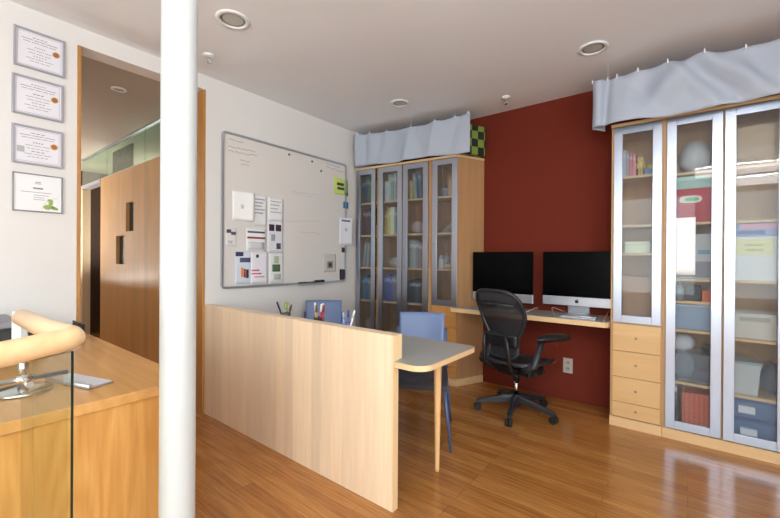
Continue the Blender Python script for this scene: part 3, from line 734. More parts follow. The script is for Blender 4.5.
# seat: closed hoop frame with mesh membrane (local +Y is forward)
def seat_pt(a):
    c_, s_ = math.cos(a), math.sin(a); e_ = .55
    x = .25 * math.copysign(abs(c_) ** e_, c_); y = .215 * math.copysign(abs(s_) ** e_, s_)
    z = .445 + .012 * (abs(x) / .25) ** 2 - (.035 * ((y - .10) / .115) ** 2 if y > .10 else 0)
    return Vector((x, y, z))
MB().loop([seat_pt(2 * PI * j / 40) for j in range(40)], .017).build('seat_frame', M_GRAPH, ch)
sm = MB(); rings = []
for k in range(7):
    f = k / 6
    if k == 0: rings.append([sm.bm.verts.new((0, 0, .425))])
    else: rings.append([sm.bm.verts.new(Vector((seat_pt(2 * PI * j / 40).x * f, seat_pt(2 * PI * j / 40).y * f, .425 + (seat_pt(2 * PI * j / 40).z - .425) * f ** 2))) for j in range(40)])
for a_, b_ in zip(rings, rings[1:]):
    for j in range(40):
        j2 = (j + 1) % 40
        fc = sm.bm.faces.new((a_[0], b_[j], b_[j2]) if len(a_) == 1 else (a_[j], b_[j], b_[j2], a_[j2])); fc.smooth = True
def mesh_fabric(name, alpha):
    m = bpy.data.materials.new(name); m.use_nodes = True; nt = m.node_tree
    b = nt.nodes['Principled BSDF']; b.inputs['Base Color'].default_value = lin((34, 34, 38)); b.inputs['Roughness'].default_value = .6
    b.inputs['Alpha'].default_value = alpha
    return m
sm.build('seat_mesh', mesh_fabric('chair_mesh_fabric', .96), ch)
# back: hoop following a spine profile
def back_prof(z):      # y of the back surface at height z
    u = (z - .47) / .55
    return -.205 - .045 * math.sin(u * PI * .9) * 0 - .10 * u + .05 * math.sin(u * PI * 1.2) * (-1 if False else 1)
def back_w(z):
    u = (z - .47) / .55
    return .185 + .036 * max(0, u) ** 1.2 - .062 * math.exp(-((u - .27) / .2) ** 2)
def back_pt(a):
    """hoop outline, a from 0..2pi"""
    c_, s_ = math.cos(a), math.sin(a)
    z = .745 + .262 * math.copysign(abs(s_) ** .62, s_)
    x = back_w(z) * math.copysign(abs(c_) ** .5, c_)
    return Vector((x, back_prof(z) + .05 * (abs(x) / .24) ** 2, z))
BP = [back_pt(2 * PI * j / 56) for j in range(56)]
MB().loop(BP, .015, 10).build('backrest_frame', M_GRAPH, ch)
bm_ = MB(); rings = []
for k in range(8):
    f = k / 7
    if k == 0: rings.append([bm_.bm.verts.new((0, back_prof(.745), .745))])
    else:
        rg = []
        for p in BP:
            z = .745 + (p.z - .745) * f; x = p.x * f
            rg.append(bm_.bm.verts.new((x, back_prof(z) + .05 * (abs(x) / .24) ** 2, z)))
        rings.append(rg)
for a_, b_ in zip(rings, rings[1:]):
    for j in range(56):
        j2 = (j + 1) % 56
        fc = bm_.bm.faces.new((a_[0], b_[j], b_[j2]) if len(a_) == 1 else (a_[j], b_[j], b_[j2], a_[j2])); fc.smooth = True
bm_.build('backrest_mesh', mesh_fabric('chair_back_mesh', .9), ch)
def lum(u, v):
    x = (u - .5) * .29; z = .575 + v * .095; return Vector((x, back_prof(z) + .05 * (abs(x) / .24) ** 2 - .022, z))
MB().grid(lum, 12, 4, thick=(0, -.02, 0)).build('lumbar_pad', M_BLACK, ch)
m = MB()
for sx in (-1, 1):
    pts = [(sx * .07, -.10, .37), (sx * .09, -.20, .39), (sx * .115, -.262, .45), (sx * .11, -.272, .56), (sx * .10, -.285, .66)]
    m.tube(pts, [.020, .020, .019, .016, .013], 10)
m.build('back_support', M_BLACK, ch)
MB().tube([(-.17, back_prof(.90) - .018, .90), (0, back_prof(.90) - .03, .905), (.17, back_prof(.90) - .018, .90)], .008, 8).build('upper_crossbar', M_GRAPH, ch)
for sx in (-1, 1):
    ar = MB()
    ax = .26 if sx > 0 else .135
    ar.tube([(sx * .20, -.20, .42), (sx * (ax + .01), -.18, .46), (sx * (ax + .01), -.14, .54), (sx * ax, -.06, .635)], [.026, .026, .024, .022], 10)
    arm = ar.build('armrest', M_GRAPH, ch)
    def pad(u, v):
        a = 2 * PI * u; rr_ = .02 + .98 * max(0, math.sin(PI * v)) ** .4
        return Vector((sx * ax + (.09 if sx > 0 else .03) * v + .05 * rr_ * math.cos(a), -.13 + v * .31, .655 + .031 * rr_ * math.sin(a) - .02 * (v - .5) ** 2))
    MB().grid(pad, 16, 14).build('arm_pad', M_BLACK, arm)

# ------------------------------------------------------------------ storage cabinets
TOPZ = 2.266
KN = None
def door(t, x0, x1, z0, z1, knob_left, label=None, fw=.055):
    d = MB()
    d.box((x0, 0, z0), (x0 + fw, .02, z1), .0015).box((x1 - fw, 0, z0), (x1, .02, z1), .0015)
    d.box((x0 + fw, 0, z0), (x1 - fw, .02, z0 + fw), .0015).box((x0 + fw, 0, z1 - fw), (x1 - fw, .02, z1), .0015)
    o = d.build('door', M_ALUF, t)
    if label: o['label'] = label
    MB().box((x0 + fw + .0005, .008, z0 + fw + .0005), (x1 - fw - .0005, .012, z1 - fw - .0005)).build('glass_pane', M_PANE, o)
    kx = x0 + fw * .4 if knob_left else x1 - fw * .4
    kz = (z0 + z1) / 2 if z1 - z0 > 2 else z0 + (z1 - z0) * .42
    MB().tube([(kx, 0, kz), (kx, -.012, kz), (kx, -.016, kz)], [.005, .006, .004], 10).build('knob', M_STEEL, o)
    return o
def drawers(t, x0, x1, zs, m_=None):
    for a, b in zip(zs, zs[1:]):
        o = MB().box((x0, 0, b + .002), (x1, .02, a - .002), .0015).build('drawer', m_ or M_BIRCH, t)
        c = ((x0 + x1) / 2, (a + b) / 2)
        MB().tube([(c[0], .0002, c[1]), (c[0], -.004, c[1])], .009, 14).build('finger_pull', mat('pull_grey', (150, 132, 112), .4, .4), o)
LEV = [.41, .775, 1.145, 1.51, 1.875]
M_LEFTC = wood('dimmed_birch_carcass', (168, 126, 86), (184, 142, 100), 'Z', rough=.45, fine=.5)  # birch darkened so its colour carries the dim light on this side
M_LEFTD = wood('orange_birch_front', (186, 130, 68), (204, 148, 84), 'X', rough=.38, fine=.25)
def carcass(t, x0, x1, D, shelves, dividers=(), splay=None, mc=None):
    c = MB(); th = .018; y0 = .0215
    c.box((x0, y0, .07), (x0 + th, D, TOPZ - .0225))
    if splay:
        c.prism([(x1 - th, y0), (x1, y0), (x1 + splay[0], splay[1]), (x1 + splay[0] - th, splay[1])], .07, TOPZ - .0225)
        c.box((x0 + th, D - .008, .07), (x1 + splay[0] - th, D, TOPZ - .0225))
    else:
        c.box((x1 - th, y0, .07), (x1, D, TOPZ - .0225))
        c.box((x0 + th, D - .008, .07), (x1 - th, D, TOPZ - .0225))
    c.box((x0 + th, y0, .07), (x1 - th, D - .008, .09))
    for a, b in dividers: c.box((a, y0, .0905), (b, D - .0085, TOPZ - .0225))
    c.build('carcass', mc or M_BIRCHC, t)
    if splay:
        poly = [(x0, -.008), (x1 + .002, -.008), (x1 + splay[0] + .002, splay[1]), (x0, splay[1])]
    else: poly = [(x0, -.008), (x1, -.008), (x1, D), (x0, D)]
    MB().prism(poly, TOPZ - .022, TOPZ).build('top_board', M_SHELF, t)
    MB().prism([(a, b if b > 0 else -.006) for a, b in poly], 0.0, .0695).build('plinth', M_SHELF, t)
    for a, b, zz in shelves:
        for z in zz: MB().box((a + .0005, .035, z - .018), (b - .0005, D - .0085, z)).build('shelf', M_SHELF, t)

# right-hand cabinets (fronts face -Y)
RY = 3.315
ra = thing('storage_cabinet', 'tall birch cabinet with one narrow white-framed glass door above four drawers', 'cabinet', (-.472, RY, 0), 0, 'tall glass-doored cabinets')
carcass(ra, 0, .322, .315, [(.018, .304, [1.30, 1.51, 1.875])])
MB().box((.0185, .022, .757), (.3035, .306, .775)).build('shelf', M_SHELF, ra)
door(ra, .018, .314, .780, 2.240, True)
drawers(ra, .018, .314, [.772, .568, .374, .186, .074])
rb = thing('storage_cabinet', 'wide birch cabinet with two full-height white-framed glass doors at the right', 'cabinet', (-.148, RY, 0), 0, 'tall glass-doored cabinets')
carcass(rb, 0, .650, .315, [(.018, .318, [.40, .765, .965, 1.12, 1.51, 1.86]), (.332, .632, [.375, .742, 1.12, 1.51, 1.86])], dividers=[(.318, .332)])
door(rb, .018, .316, .075, 2.240, True)
door(rb, .326, .632, .075, 2.240, True)
# left-hand cabinets, angled slightly out of the corner
LO, LR = (-1.785, 3.333), math.atan2(.14, 1.22)
def Lw(x, y, z): return (LO[0] + x * math.cos(LR) - y * math.sin(LR), LO[1] + x * math.sin(LR) + y * math.cos(LR), z)
la = thing('storage_cabinet', 'tall cabinet with three narrow grey-framed glass doors in the corner by the whiteboard', 'cabinet', (*LO, 0), LR, 'tall glass-doored cabinets')
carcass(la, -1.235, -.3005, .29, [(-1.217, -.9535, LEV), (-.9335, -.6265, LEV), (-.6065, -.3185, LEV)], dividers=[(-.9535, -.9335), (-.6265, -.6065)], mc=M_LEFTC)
door(la, -1.222, -.966, .075, 2.240, False, fw=.052); door(la, -.922, -.627, .075, 2.240, False); door(la, -.613, -.322, .075, 2.240, True)
lc = thing('storage_cabinet', 'tall cabinet end with one grey-framed glass door over orange-toned drawers beside the red wall', 'cabinet', (*LO, 0), LR, 'tall glass-doored cabinets')
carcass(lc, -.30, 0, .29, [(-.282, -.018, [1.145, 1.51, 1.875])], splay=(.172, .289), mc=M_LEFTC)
MB().box((-.2815, .022, .757), (-.0185, .28, .775)).build('shelf', M_SHELF, lc)
door(lc, -.271, -.004, .780, 2.240, True)
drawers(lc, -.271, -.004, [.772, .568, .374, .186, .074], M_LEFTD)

# ------------------------------------------------------------------ things on the shelves
def rw(x, y, z): return (x, RY + y, z)
BOOKS = 0
def book(pos, rz, w, d, h, rgb, label, group, lean=0):
    """upright book, spine towards local -y; origin bottom left front"""
    m = MB(); c = .0025
    m.box((0, 0, 0), (c, d, h)).box((w - c, 0, 0), (w, d, h)).box((c, 0, 0), (w - c, c, h))
    m.box((c, c, .003), (w - c, d - .003, h - .003), mi=1)
    m.box((c, -.0004, h * .72), (w - c, 0, h * .86), mi=2)
    if lean: m.xf(Matrix.Rotation(lean, 4, 'Y'))
    o = m.build('book', [colm(rgb, .6), M_PAGES, colm(tuple(min(255, int(v * .5 + 120)) for v in rgb), .6)], None, pos, rz)
    return tag(o, label, 'book', group)
ORD = ['first', 'second', 'third', 'fourth', 'fifth', 'sixth', 'seventh', 'eighth']
def bookrow(fn, rz, x0, z, y, items, where, group):
    x = x0
    for i, (w, h, rgb, cn, *ex) in enumerate(items):
        lean = ex[0] if ex else 0
        if lean > 0: pass
        if lean < 0: x += h * math.sin(-lean)
        book(fn(x, y, z + .0012 + (w * math.sin(lean) if lean > 0 else 0)), rz, w, .19, h, rgb, f'{cn} book, {ORD[i]} from left, {where}', group, lean)
        x += w / math.cos(lean) + .0025 + (h * math.sin(lean) if lean > 0 else 0)
S5 = ['lowest', 'second lowest', 'middle', 'second highest', 'highest']
# leftmost grey door
Y_B = .055
w1 = 'shelf behind leftmost grey door'
bookrow(Lw, LR, -1.165, 1.875, Y_B, [(.030, .27, (44, 54, 84), 'navy'), (.028, .29, (52, 84, 124), 'dark blue'), (.026, .30, (96, 134, 78), 'green'), (.022, .27, (74, 112, 66), 'dark green'), (.034, .26, (208, 212, 206), 'white')], 'highest ' + w1, 'books behind the leftmost grey door')
bookrow(Lw, LR, -1.165, 1.51, Y_B, [(.034, .30, (108, 48, 44), 'dark red'), (.028, .29, (88, 40, 40), 'maroon'), (.030, .31, (56, 46, 52), 'black-brown'), (.030, .29, (64, 60, 66), 'charcoal')], 'second highest ' + w1, 'books behind the leftmost grey door')
bookrow(Lw, LR, -1.165, 1.145, Y_B, [(.020, .28, (190, 196, 200), 'pale grey', .12), (.020, .27, (164, 170, 174), 'grey', .12), (.022, .27, (132, 128, 128), 'mid grey', .12)], 'middle ' + w1, 'books behind the leftmost grey door')
bookrow(Lw, LR, -1.165, .775, Y_B, [(.030, .26, (60, 112, 148), 'teal blue'), (.034, .28, (54, 100, 138), 'deep teal'), (.026, .25, (92, 130, 150), 'grey-teal'), (.030, .25, (176, 140, 100), 'tan'), (.026, .26, (128, 104, 88), 'brown')], 'second lowest ' + w1, 'books behind the leftmost grey door')
w2 = 'shelf behind second grey door'
bookrow(Lw, LR, -.868, 1.875, Y_B, [(.040, .22, (214, 218, 216), 'white'), (.036, .29, (168, 190, 182), 'pale green'), (.034, .30, (120, 150, 140), 'grey-green'), (.024, .30, (188, 200, 196), 'pale grey'), (.030, .30, (186, 64, 70), 'red'), (.026, .28, (196, 160, 150), 'pinkish')], 'highest ' + w2, 'books behind the second grey door')
bookrow(Lw, LR, -.868, 1.51, Y_B, [(.036, .25, (182, 156, 84), 'ochre'), (.034, .29, (214, 204, 96), 'yellow'), (.044, .30, (228, 228, 220), 'white'), (.026, .28, (110, 140, 92), 'green'), (.030, .28, (96, 104, 120), 'slate')], 'second highest ' + w2, 'books behind the second grey door')
bookrow(Lw, LR, -.868, .775, Y_B, [(.032, .29, (62, 92, 150), 'blue'), (.030, .30, (80, 96, 160), 'royal blue'), (.028, .28, (104, 84, 136), 'purple'), (.034, .30, (92, 110, 150), 'grey-blue'), (.026, .28, (160, 132, 86), 'mustard'), (.024, .26, (186, 102, 66), 'orange')], 'second lowest ' + w2, 'books behind the second grey door')
w3 = 'shelf behind third grey door'
bookrow(Lw, LR, -.556, 1.875, Y_B, [(.026, .20, (226, 202, 116), 'yellow'), (.030, .27, (146, 158, 176), 'grey-blue', -.10), (.030, .28, (120, 132, 152), 'slate blue', -.10), (.024, .29, (176, 188, 194), 'pale blue', -.10)], 'highest ' + w3, 'books behind the third grey door')
bookrow(Lw, LR, -.556, 1.145, Y_B, [(.036, .30, (156, 166, 158), 'grey-green'), (.034, .29, (176, 178, 174), 'pale grey'), (.036, .30, (140, 142, 144), 'grey'), (.030, .28, (172, 136, 132), 'dusty pink'), (.030, .26, (120, 112, 114), 'taupe')], 'middle ' + w3, 'books behind the third grey door')
bookrow(Lw, LR, -.556, .775, Y_B, [(.034, .24, (44, 52, 70), 'navy'), (.034, .25, (58, 60, 66), 'charcoal'), (.034, .24, (70, 78, 88), 'slate'), (.030, .25, (66, 70, 84), 'dark grey')], 'second lowest ' + w3, 'books behind the third grey door')

def box_item(name, cat, pos, rz, size, rgb, label, group=None, lid=None, lidh=.03, note=None):
    """storage box: body with a separate lid; origin at bottom left front"""
    w, d, h = size
    t = thing(name, label, cat, pos, rz, group)
    hb = h - lidh if lid else h
    m = MB(); e_ = .003
    m.box((0, 0, .0008), (w, d, .004)).box((0, 0, .004), (e_, d, hb)).box((w - e_, 0, .004), (w, d, hb)).box((e_, 0, .004), (w - e_, e_, hb)).box((e_, d - e_, .004), (w - e_, d, hb))
    if not lid: m.box((e_, e_, hb - .02), (w - e_, d - e_, hb - .016))
    m.build('box_body', colm(rgb, .6), t)
    if lid: MB().box((-.003, -.003, hb + .0004), (w + .003, d + .003, h), .003).build('lid', colm(lid, .6), t)
    if note:
        for (nm, x0, z0, x1, z1, c) in note: MB().box((x0, -.0035, z0), (x1, -.0005, z1), .0012).build(nm, colm(c, .7), t)
    return t
def bin_item(pos, rz, size, rgb, label, rim, cat='bin', group=None, note=None, lid=None, m_=None):
    """tapered plastic tub with a rolled rim"""
    w, d, h = size; t = thing('storage_tub', label, cat, pos, rz, group)
    def ring(ins, z): return [(ins, ins, z), (w - ins, ins, z), (w - ins, d - ins, z), (ins, d - ins, z)]
    m = MB(); R_ = [[m.bm.verts.new(p) for p in ring(i, z)] for i, z in ((.018, .001), (.004, h - .012), (.0, h - .012), (.0, h), (.006, h), (.021, .004))]
    for a, b in zip(R_, R_[1:]):
        for j in range(4): m.bm.faces.new((a[j], a[(j + 1) % 4], b[(j + 1) % 4], b[j]))
    m.bm.faces.new(R_[0][::-1]); m.bm.faces.new(R_[-1]); bmesh.ops.recalc_face_normals(m.bm, faces=m.bm.faces[:])
    m.build('tub_body', m_ or colm(rgb, .4), t)
    if lid: MB().box((-.004, -.004, h + .0004), (w + .004, d + .004, h + .018), .006).build('lid', colm(lid, .4), t)
    if note:
        for (nm, x0, z0, x1, z1, c) in note: MB().box((x0, -.004, z0), (x1, .006, z1), .001).build(nm, colm(c, .7), t)
    return t
def blob(name, cat, pos, r, sc, rgb, label, jit=.16, rough=.6):
    m = MB().sphere((0, 0, r * sc[2] * 1.001), r, sc, jit=jit, seg=18)
    zmin = min(v.co.z for v in m.bm.verts)
    for v in m.bm.verts: v.co.z = max(v.co.z - zmin, 0) + .001
    return tag(m.build(name, colm(rgb, rough), None, pos), label, cat)
def bottle(pos, r, h, rgb, cap, label, group=None):
    t = thing('bottle', label, 'bottle', pos, 0, group)
    MB().lathe([(0, .001), (r * .92, .001), (r, .008), (r, h * .62), (r * .8, h * .72), (r * .38, h * .8), (r * .38, h * .86), (0, h * .86)], seg=18).build('bottle_body', colm(rgb, .35), t)
    MB().lathe([(r * .45, h * .8605), (r * .45, h * .98), (r * .3, h), (0, h)], seg=16).build('cap', colm(cap, .4), t)
# left cabinets, loose things
blob('plastic_bag', 'bag', Lw(-1.075, .16, .41), .11, (.8, .8, .75), (206, 210, 222), 'crumpled white plastic bag low behind the leftmost grey door')
bottle(Lw(-1.0, .09, 1.51), .020, .11, (120, 150, 124), (150, 176, 150), 'small green bottle beside the charcoal book')
box_item('flat_box', 'box', Lw(-.868, .05, 1.41), LR, (.20, .2, .052), (98, 112, 150), 'flat blue box stored high on the middle shelf of the second grey door') if False else None
blob('bowl_bundle', 'bundle', Lw(-.775, .15, 1.145), .085, (1, .8, .7), (206, 204, 200), 'pale bundle on the middle shelf behind the second grey door', .08)
blob('basket_bundle', 'bundle', Lw(-.72, .16, .41), .07, (1, .9, .8), (150, 140, 128), 'brown-grey bundle on the lowest shelf behind the second grey door', .1)
box_item('flat_box', 'box', Lw(-.868, .06, .09), LR, (.19, .2, .12), (66, 62, 66), 'dark box at the very bottom behind the second grey door', lid=(88, 84, 88))
blob('paper_roll', 'bundle', Lw(-.50, .15, 1.51), .075, (.9, .8, .95), (206, 188, 186), 'pinkish white bundle behind the third grey door', .06)
box_item('wooden_crate', 'crate', Lw(-.405, .05, .775), LR, (.055, .2, .26), (190, 142, 94), 'narrow tan box file right of the dark books behind the third grey door')
box_item('cardboard_box', 'box', Lw(-.125, .06, 1.875), LR, (.085, .18, .20), (208, 166, 124), 'tan cardboard box on the highest shelf behind the fourth grey door', lid=(196, 152, 110))
blob('grey_bundle', 'bundle', Lw(-.185, .14, 1.875), .05, (1, .9, 1.2), (150, 152, 160), 'grey bundle left of the tan cardboard box', .1)
o = tag(MB().tube([(0, 0, .01), (.13, .03, .12)], .014, 12).build('rolled_paper', colm((216, 216, 214)), None, Lw(-.20, .12, 1.5115), LR), 'rolled white paper leaning on the second shelf behind the fourth grey door', 'paper roll')
bottle(Lw(-.215, .11, 1.145), .026, .14, (222, 224, 230), (230, 230, 236), 'white bottle at the left of the shelf behind the fourth grey door', 'bottles behind the fourth grey door')
bottle(Lw(-.165, .15, 1.145), .022, .17, (186, 190, 204), (170, 176, 190), 'taller grey bottle behind the white bottle', 'bottles behind the fourth grey door')
bottle(Lw(-.085, .12, 1.145), .020, .12, (226, 218, 196), (232, 226, 210), 'small cream bottle above the tan pouch', 'bottles behind the fourth grey door')
blob('pouch', 'pouch', Lw(-.12, .08, 1.145), .042, (1.1, .6, .75), (206, 176, 110), 'mustard pouch right of the white bottle', .1)
# narrow white door
wn_ = 'shelf behind narrow white door'
bookrow(rw, 0, -.405, 1.875, .05, [(.022, .20, (206, 204, 210), 'pale grey'), (.018, .19, (180, 164, 176), 'mauve'), (.020, .17, (214, 132, 140), 'pink'), (.018, .16, (222, 150, 152), 'light pink')], 'highest ' + wn_, 'books behind the narrow white door')
t = thing('wooden_figure', 'yellow wooden block figure on the highest shelf behind the narrow white door', 'figure', rw(-.292, .09, 1.876))
yw = colm((226, 196, 120))
MB().box((-.016, -.012, .058), (.016, .012, .105), .003).build('torso', yw, t); MB().box((-.020, -.016, .107), (.020, .016, .140), .004).build('head', yw, t)
for sx in (-1, 1):
    MB().box((sx * .009 - .006, -.008, .001), (sx * .009 + .006, .008, .057), .002).build('leg', yw, t); MB().box((sx * .022 - .005, -.006, .055), (sx * .022 + .005, .006, .102), .002).build('arm', yw, t)
box_item('toy_box', 'box', rw(-.262, .07, 1.875), 0, (.075, .12, .045), (100, 150, 196), 'blue box right of the wooden block figure')
blob('toy_bundle', 'toy', rw(-.225, .13, 1.921), .030, (1.2, .8, .7), (232, 212, 120), 'yellow thing lying on the small blue box', .1)
box_item('flat_box', 'box', rw(-.385, .06, 1.30), 0, (.155, .17, .085), (226, 230, 196), 'pale yellow-green lidded box behind the narrow white door', lid=(214, 220, 186), lidh=.025)
box_item('cardboard_box', 'box', rw(-.435, .07, .775), 0, (.255, .20, .345), (176, 140, 112), 'large brown cardboard box at the bottom behind the narrow white door')
# middle white door (x -.13 .. .17)
blob('plastic_bag', 'bag', rw(.03, .15, 1.86), .12, (.8, .7, .95), (196, 196, 196), 'grey-white plastic bag at the top behind the middle white door', .1)
box_item('toy_block', 'block', rw(-.098, .08, 1.86), 0, (.035, .05, .075), (206, 156, 116), 'small tan block left of the grey-white bag')
rbx = box_item('archive_box', 'box', rw(-.118, .05, 1.51), 0, (.265, .2, .235), (186, 44, 58), 'red storage box with an oval label behind the middle white door')
MB().prism([(.120 + .062 * math.copysign(abs(math.cos(a)) ** .6, math.cos(a)), .160 + .025 * math.copysign(abs(math.sin(a)) ** .8, math.sin(a))) for a in [2 * PI * j / 28 for j in range(28)]], -.003, -.0004, axis='Y').build('oval_label', colm((228, 222, 206)), rbx)
MB().prism([(.128 + .040 * math.copysign(abs(math.cos(a)) ** .5, math.cos(a)), .160 + .013 * math.sin(a)) for a in [2 * PI * j / 24 for j in range(24)]], -.0045, -.0032, axis='Y').build('green_mark', colm((104, 190, 128)), rbx)
box_item('flat_box', 'box', rw(-.075, .06, 1.7465), 0, (.215, .18, .085), (176, 210, 196), 'mint green box on top of the red storage box', lid=(190, 220, 208), lidh=.03)
A_, B_ = on(674.5, 218, 1, RY + .007), on(695.2, 275, 1, RY + .007)
tag(MB().grid(lambda u, v: Vector((u * (B_.x - A_.x), -.0015 * math.sin(u * PI), v * (A_.z - B_.z))), 6, 8, thick=(0, .0006, 0)).build('paper_sheet', colm((253, 254, 255), .7), None, (A_.x, RY + .0072, B_.z)), 'blank white sheet taped to the middle white-framed glass door', 'paper')
box_item('white_box', 'box', rw(-.10, .09, 1.12), 0, (.25, .18, .31), (222, 222, 222), 'white box with a blue mark behind the taped white sheet', note=[('blue_mark', .145, .17, .21, .20, (150, 190, 214)), ('grey_base', .002, .01, .248, .12, (170, 170, 180))])
box_item('orange_box', 'box', rw(.07, .06, .965), 0, (.075, .12, .075), (232, 110, 66), 'small orange box on the shelf below the white box')
bottle(rw(-.06, .11, .965), .03, .125, (140, 152, 164), (100, 110, 120), 'grey squat jar left of the small orange box')
box_item('black_case', 'case', rw(-.02, .13, .965), 0, (.085, .12, .10), (48, 52, 60), 'black case between the grey jar and orange box')
bin_item(rw(-.123, .05, .766), 0, (.285, .2, .158), (150, 170, 192), 'blue-grey tub on the third lowest shelf behind the middle white door', None, lid=(176, 190, 204))
bin_item(rw(-.123, .05, .401), 0, (.285, .2, .20), (120, 136, 150), 'clear grey tub heaped with cloth behind the middle white door', None, m_=M_PLASTIC_CLEAR)
blob('purple_ball', 'ball', rw(.075, .125, .407), .040, (1, 1, 1), (126, 84, 160), 'purple ball inside the clear grey tub', .03)
blob('white_cloth', 'cloth', rw(-.035, .145, .407), .058, (1.1, .9, 1.5), (206, 208, 212), 'white cloth at the bottom of the clear grey tub', .25)
blob('white_cloth', 'cloth', rw(-.045, .145, .592), .072, (1.1, .8, .9), (206, 208, 212), 'pale bundle of cloth heaped on the grey tub', .2)
blob('woollen_hat', 'hat', rw(.105, .15, .592), .040, (1.0, .9, .9), (46, 44, 52), 'dark rounded hat beside the pale cloth on the grey tub', .05)
blob('purple_toy', 'toy', rw(.085, .034 + .02, .4015), .0, (1, 1, 1), (120, 80, 150), 'x') if False else None
wbk = MB()
t = thing('basket', 'orange-red woven basket on the floor of the middle white-doored cabinet', 'basket', rw(-.035, .055, .091))
m = MB().box((0, 0, .001), (.185, .2, .006)).box((0, 0, .006), (.005, .2, .235)).box((.18, 0, .006), (.185, .2, .235)).box((.005, 0, .006), (.18, .005, .235)).box((.005, .195, .006), (.18, .2, .235))
m.build('basket_body', colm((224, 112, 74)), t)
g = MB()
for j in range(7): g.box((.010 + j * .0265, -.003, .010), (.016 + j * .0265, -.0002, .232))
for j in range(8): g.box((.004, -.0045, .014 + j * .029), (.181, -.0031, .019 + j * .029))
g.build('weave', colm((176, 74, 52)), t)
bottle(rw(-.078, .10, .091), .032, .255, (44, 48, 56), (226, 226, 228), 'tall dark bottle with white cap left of the woven basket')
# rightmost white door (x .184 .. .484)
box_item('cardboard_box', 'box', rw(.215, .07, 1.86), 0, (.24, .2, .26), (196, 170, 140), 'tan cardboard box at the top behind the rightmost white door')
box_item('game_box', 'box', rw(.196, .06, 1.4055), 0, (.27, .19, .084), (156, 170, 206), 'pink and blue box lying on the white noted box', note=[('pink_panel', .06, .045, .25, .08, (216, 166, 188)), ('blue_panel', .05, .012, .18, .035, (110, 130, 178))])
nb = box_item('noted_box', 'box', rw(.196, .05, 1.12), 0, (.275, .2, .284), (226, 228, 226), 'white box with a yellow handwritten note behind the rightmost white door', note=[('yellow_note', .035, .165, .215, .268, (232, 230, 176))])
g = MB()
for a, b, z in ((.085, .165, .228), (.09, .175, .196)):
    x = a
    while x < b: g.box((x, -.0045, z - .006), (x + .004, -.0036, z + random.uniform(.002, .010))); x += .0085
g.build('handwriting', colm((150, 150, 120)), nb)
MB().lathe([(0, 0), (.007, 0), (.007, .003), (0, .003)], seg=12).xf(Matrix.Rotation(PI / 2, 4, 'X')).xf(Matrix.Translation((.03, -.0005, .262))).build('pin', colm((90, 90, 96)), nb)
bin_item(rw(.20, .05, .743), 0, (.265, .2, .165), (222, 216, 204), 'cream tub on the middle shelf behind the rightmost white door', None, note=[('grey_strip', .06, .115, .2, .14, (190, 186, 178))])
bin_item(rw(.196, .05, .376), 0, (.17, .2, .20), (196, 202, 200), 'pale tub left of the dark rounded bag', None, lid=(150, 166, 172))
blob('dark_bag', 'bag', rw(.42, .15, .376), .072, (.8, .9, 1.5), (58, 70, 92), 'dark blue rounded bag right of the pale tub', .06)
tag(MB().box((0, 0, 0), (.10, .14, .022), .006).build('folded_cloth', colm((84, 172, 206)), None, rw(.365, .08, .596 + .006)), 'folded turquoise cloth on the dark rounded bag', 'cloth') if False else None
bin_item(rw(.196, .045, .091), 0, (.27, .21, .118), (86, 112, 152), 'lower blue tub at the bottom behind the rightmost white door', None, lid=(62, 88, 134), group='stacked blue tubs', note=[('paper_label', .07, .03, .15, .075, (222, 226, 234))])
bin_item(rw(.196, .045, .2276), 0, (.27, .21, .105), (96, 122, 160), 'upper blue tub stacked behind the rightmost white door', None, lid=(70, 96, 142), group='stacked blue tubs', note=[('paper_label', .06, .035, .14, .08, (222, 226, 234))])

# ------------------------------------------------------------------ fabric valances above the cabinets
def lerp_px(tab, x):
    for (a, ya), (b, yb) in zip(tab, tab[1:]):
        if x <= b: return ya + (yb - ya) * (x - a) / (b - a)
    return tab[-1][1]
def valance(label, plan, ztop, zbot, folds, hooks, wires, k=1.9):
    """cloth strip following plan polyline [(s,x,y)], hung from hooks"""
    c = plan[0]; t = thing('fabric_valance', label, 'valance', (c[1], c[2], 0), 0, 'grey fabric valances above the cabinets')
    S = plan[-1][0]
    def at(s):
        for (a, x0, y0), (b, x1, y1) in zip(plan, plan[1:]):
            if s <= b + 1e-9:
                u = (s - a) / (b - a); d = Vector((x1 - x0, y1 - y0, 0)).normalized()
                return Vector((x0 + (x1 - x0) * u, y0 + (y1 - y0) * u, 0)), Vector((d.y, -d.x, 0))
    def fn(u, v):
        s = u * S; p, n = at(s); off = 0
        for (s0, wd, amp, v0, slant) in folds:
            q = (s - s0 - slant * (v - .5)) / wd; off += amp * math.exp(-q * q) * (1 - abs(v - v0) * .8)
        off += .004 * math.sin(s * 31 + v * 2) * v
        zt, zb = ztop(s), zbot(s)
        sag = 0
        for a, b in zip(hooks, hooks[1:]):
            if a <= s <= b: sag = .008 * math.sin(PI * (s - a) / (b - a))
        p = p - Vector((c[1], c[2], 0)) + n * off * k
        return Vector((p.x, p.y, zb + (zt - sag - zb) * v))
    MB().grid(fn, 120, 16, thick=(0, .0022, 0)).build('cloth', M_FABRIC, t)
    for i, s in enumerate(hooks):
        q = fn(min(.998, max(.002, s / S)), 1)
        m = MB().box((q.x - .004, q.y - .006, q.z - .014), (q.x + .004, q.y - .001, q.z + .012), .001)
        m.tube([(q.x, q.y - .002, q.z + .010), (q.x, q.y + .006, q.z + .022), (q.x, q.y + .010, q.z + .012)], .0018, 6)
        if i in wires: m.tube([(q.x, q.y + .004, q.z + .016), (q.x, q.y + .004, ZC - .0005)], .0012, 6)
        m.build('hook', M_WHITE, t)
    return t
def pl(pts):
    s = 0; o = [(0, *pts[0])]
    for a, b in zip(pts, pts[1:]): s += math.hypot(b[0] - a[0], b[1] - a[1]); o.append((s, *b))
    return o
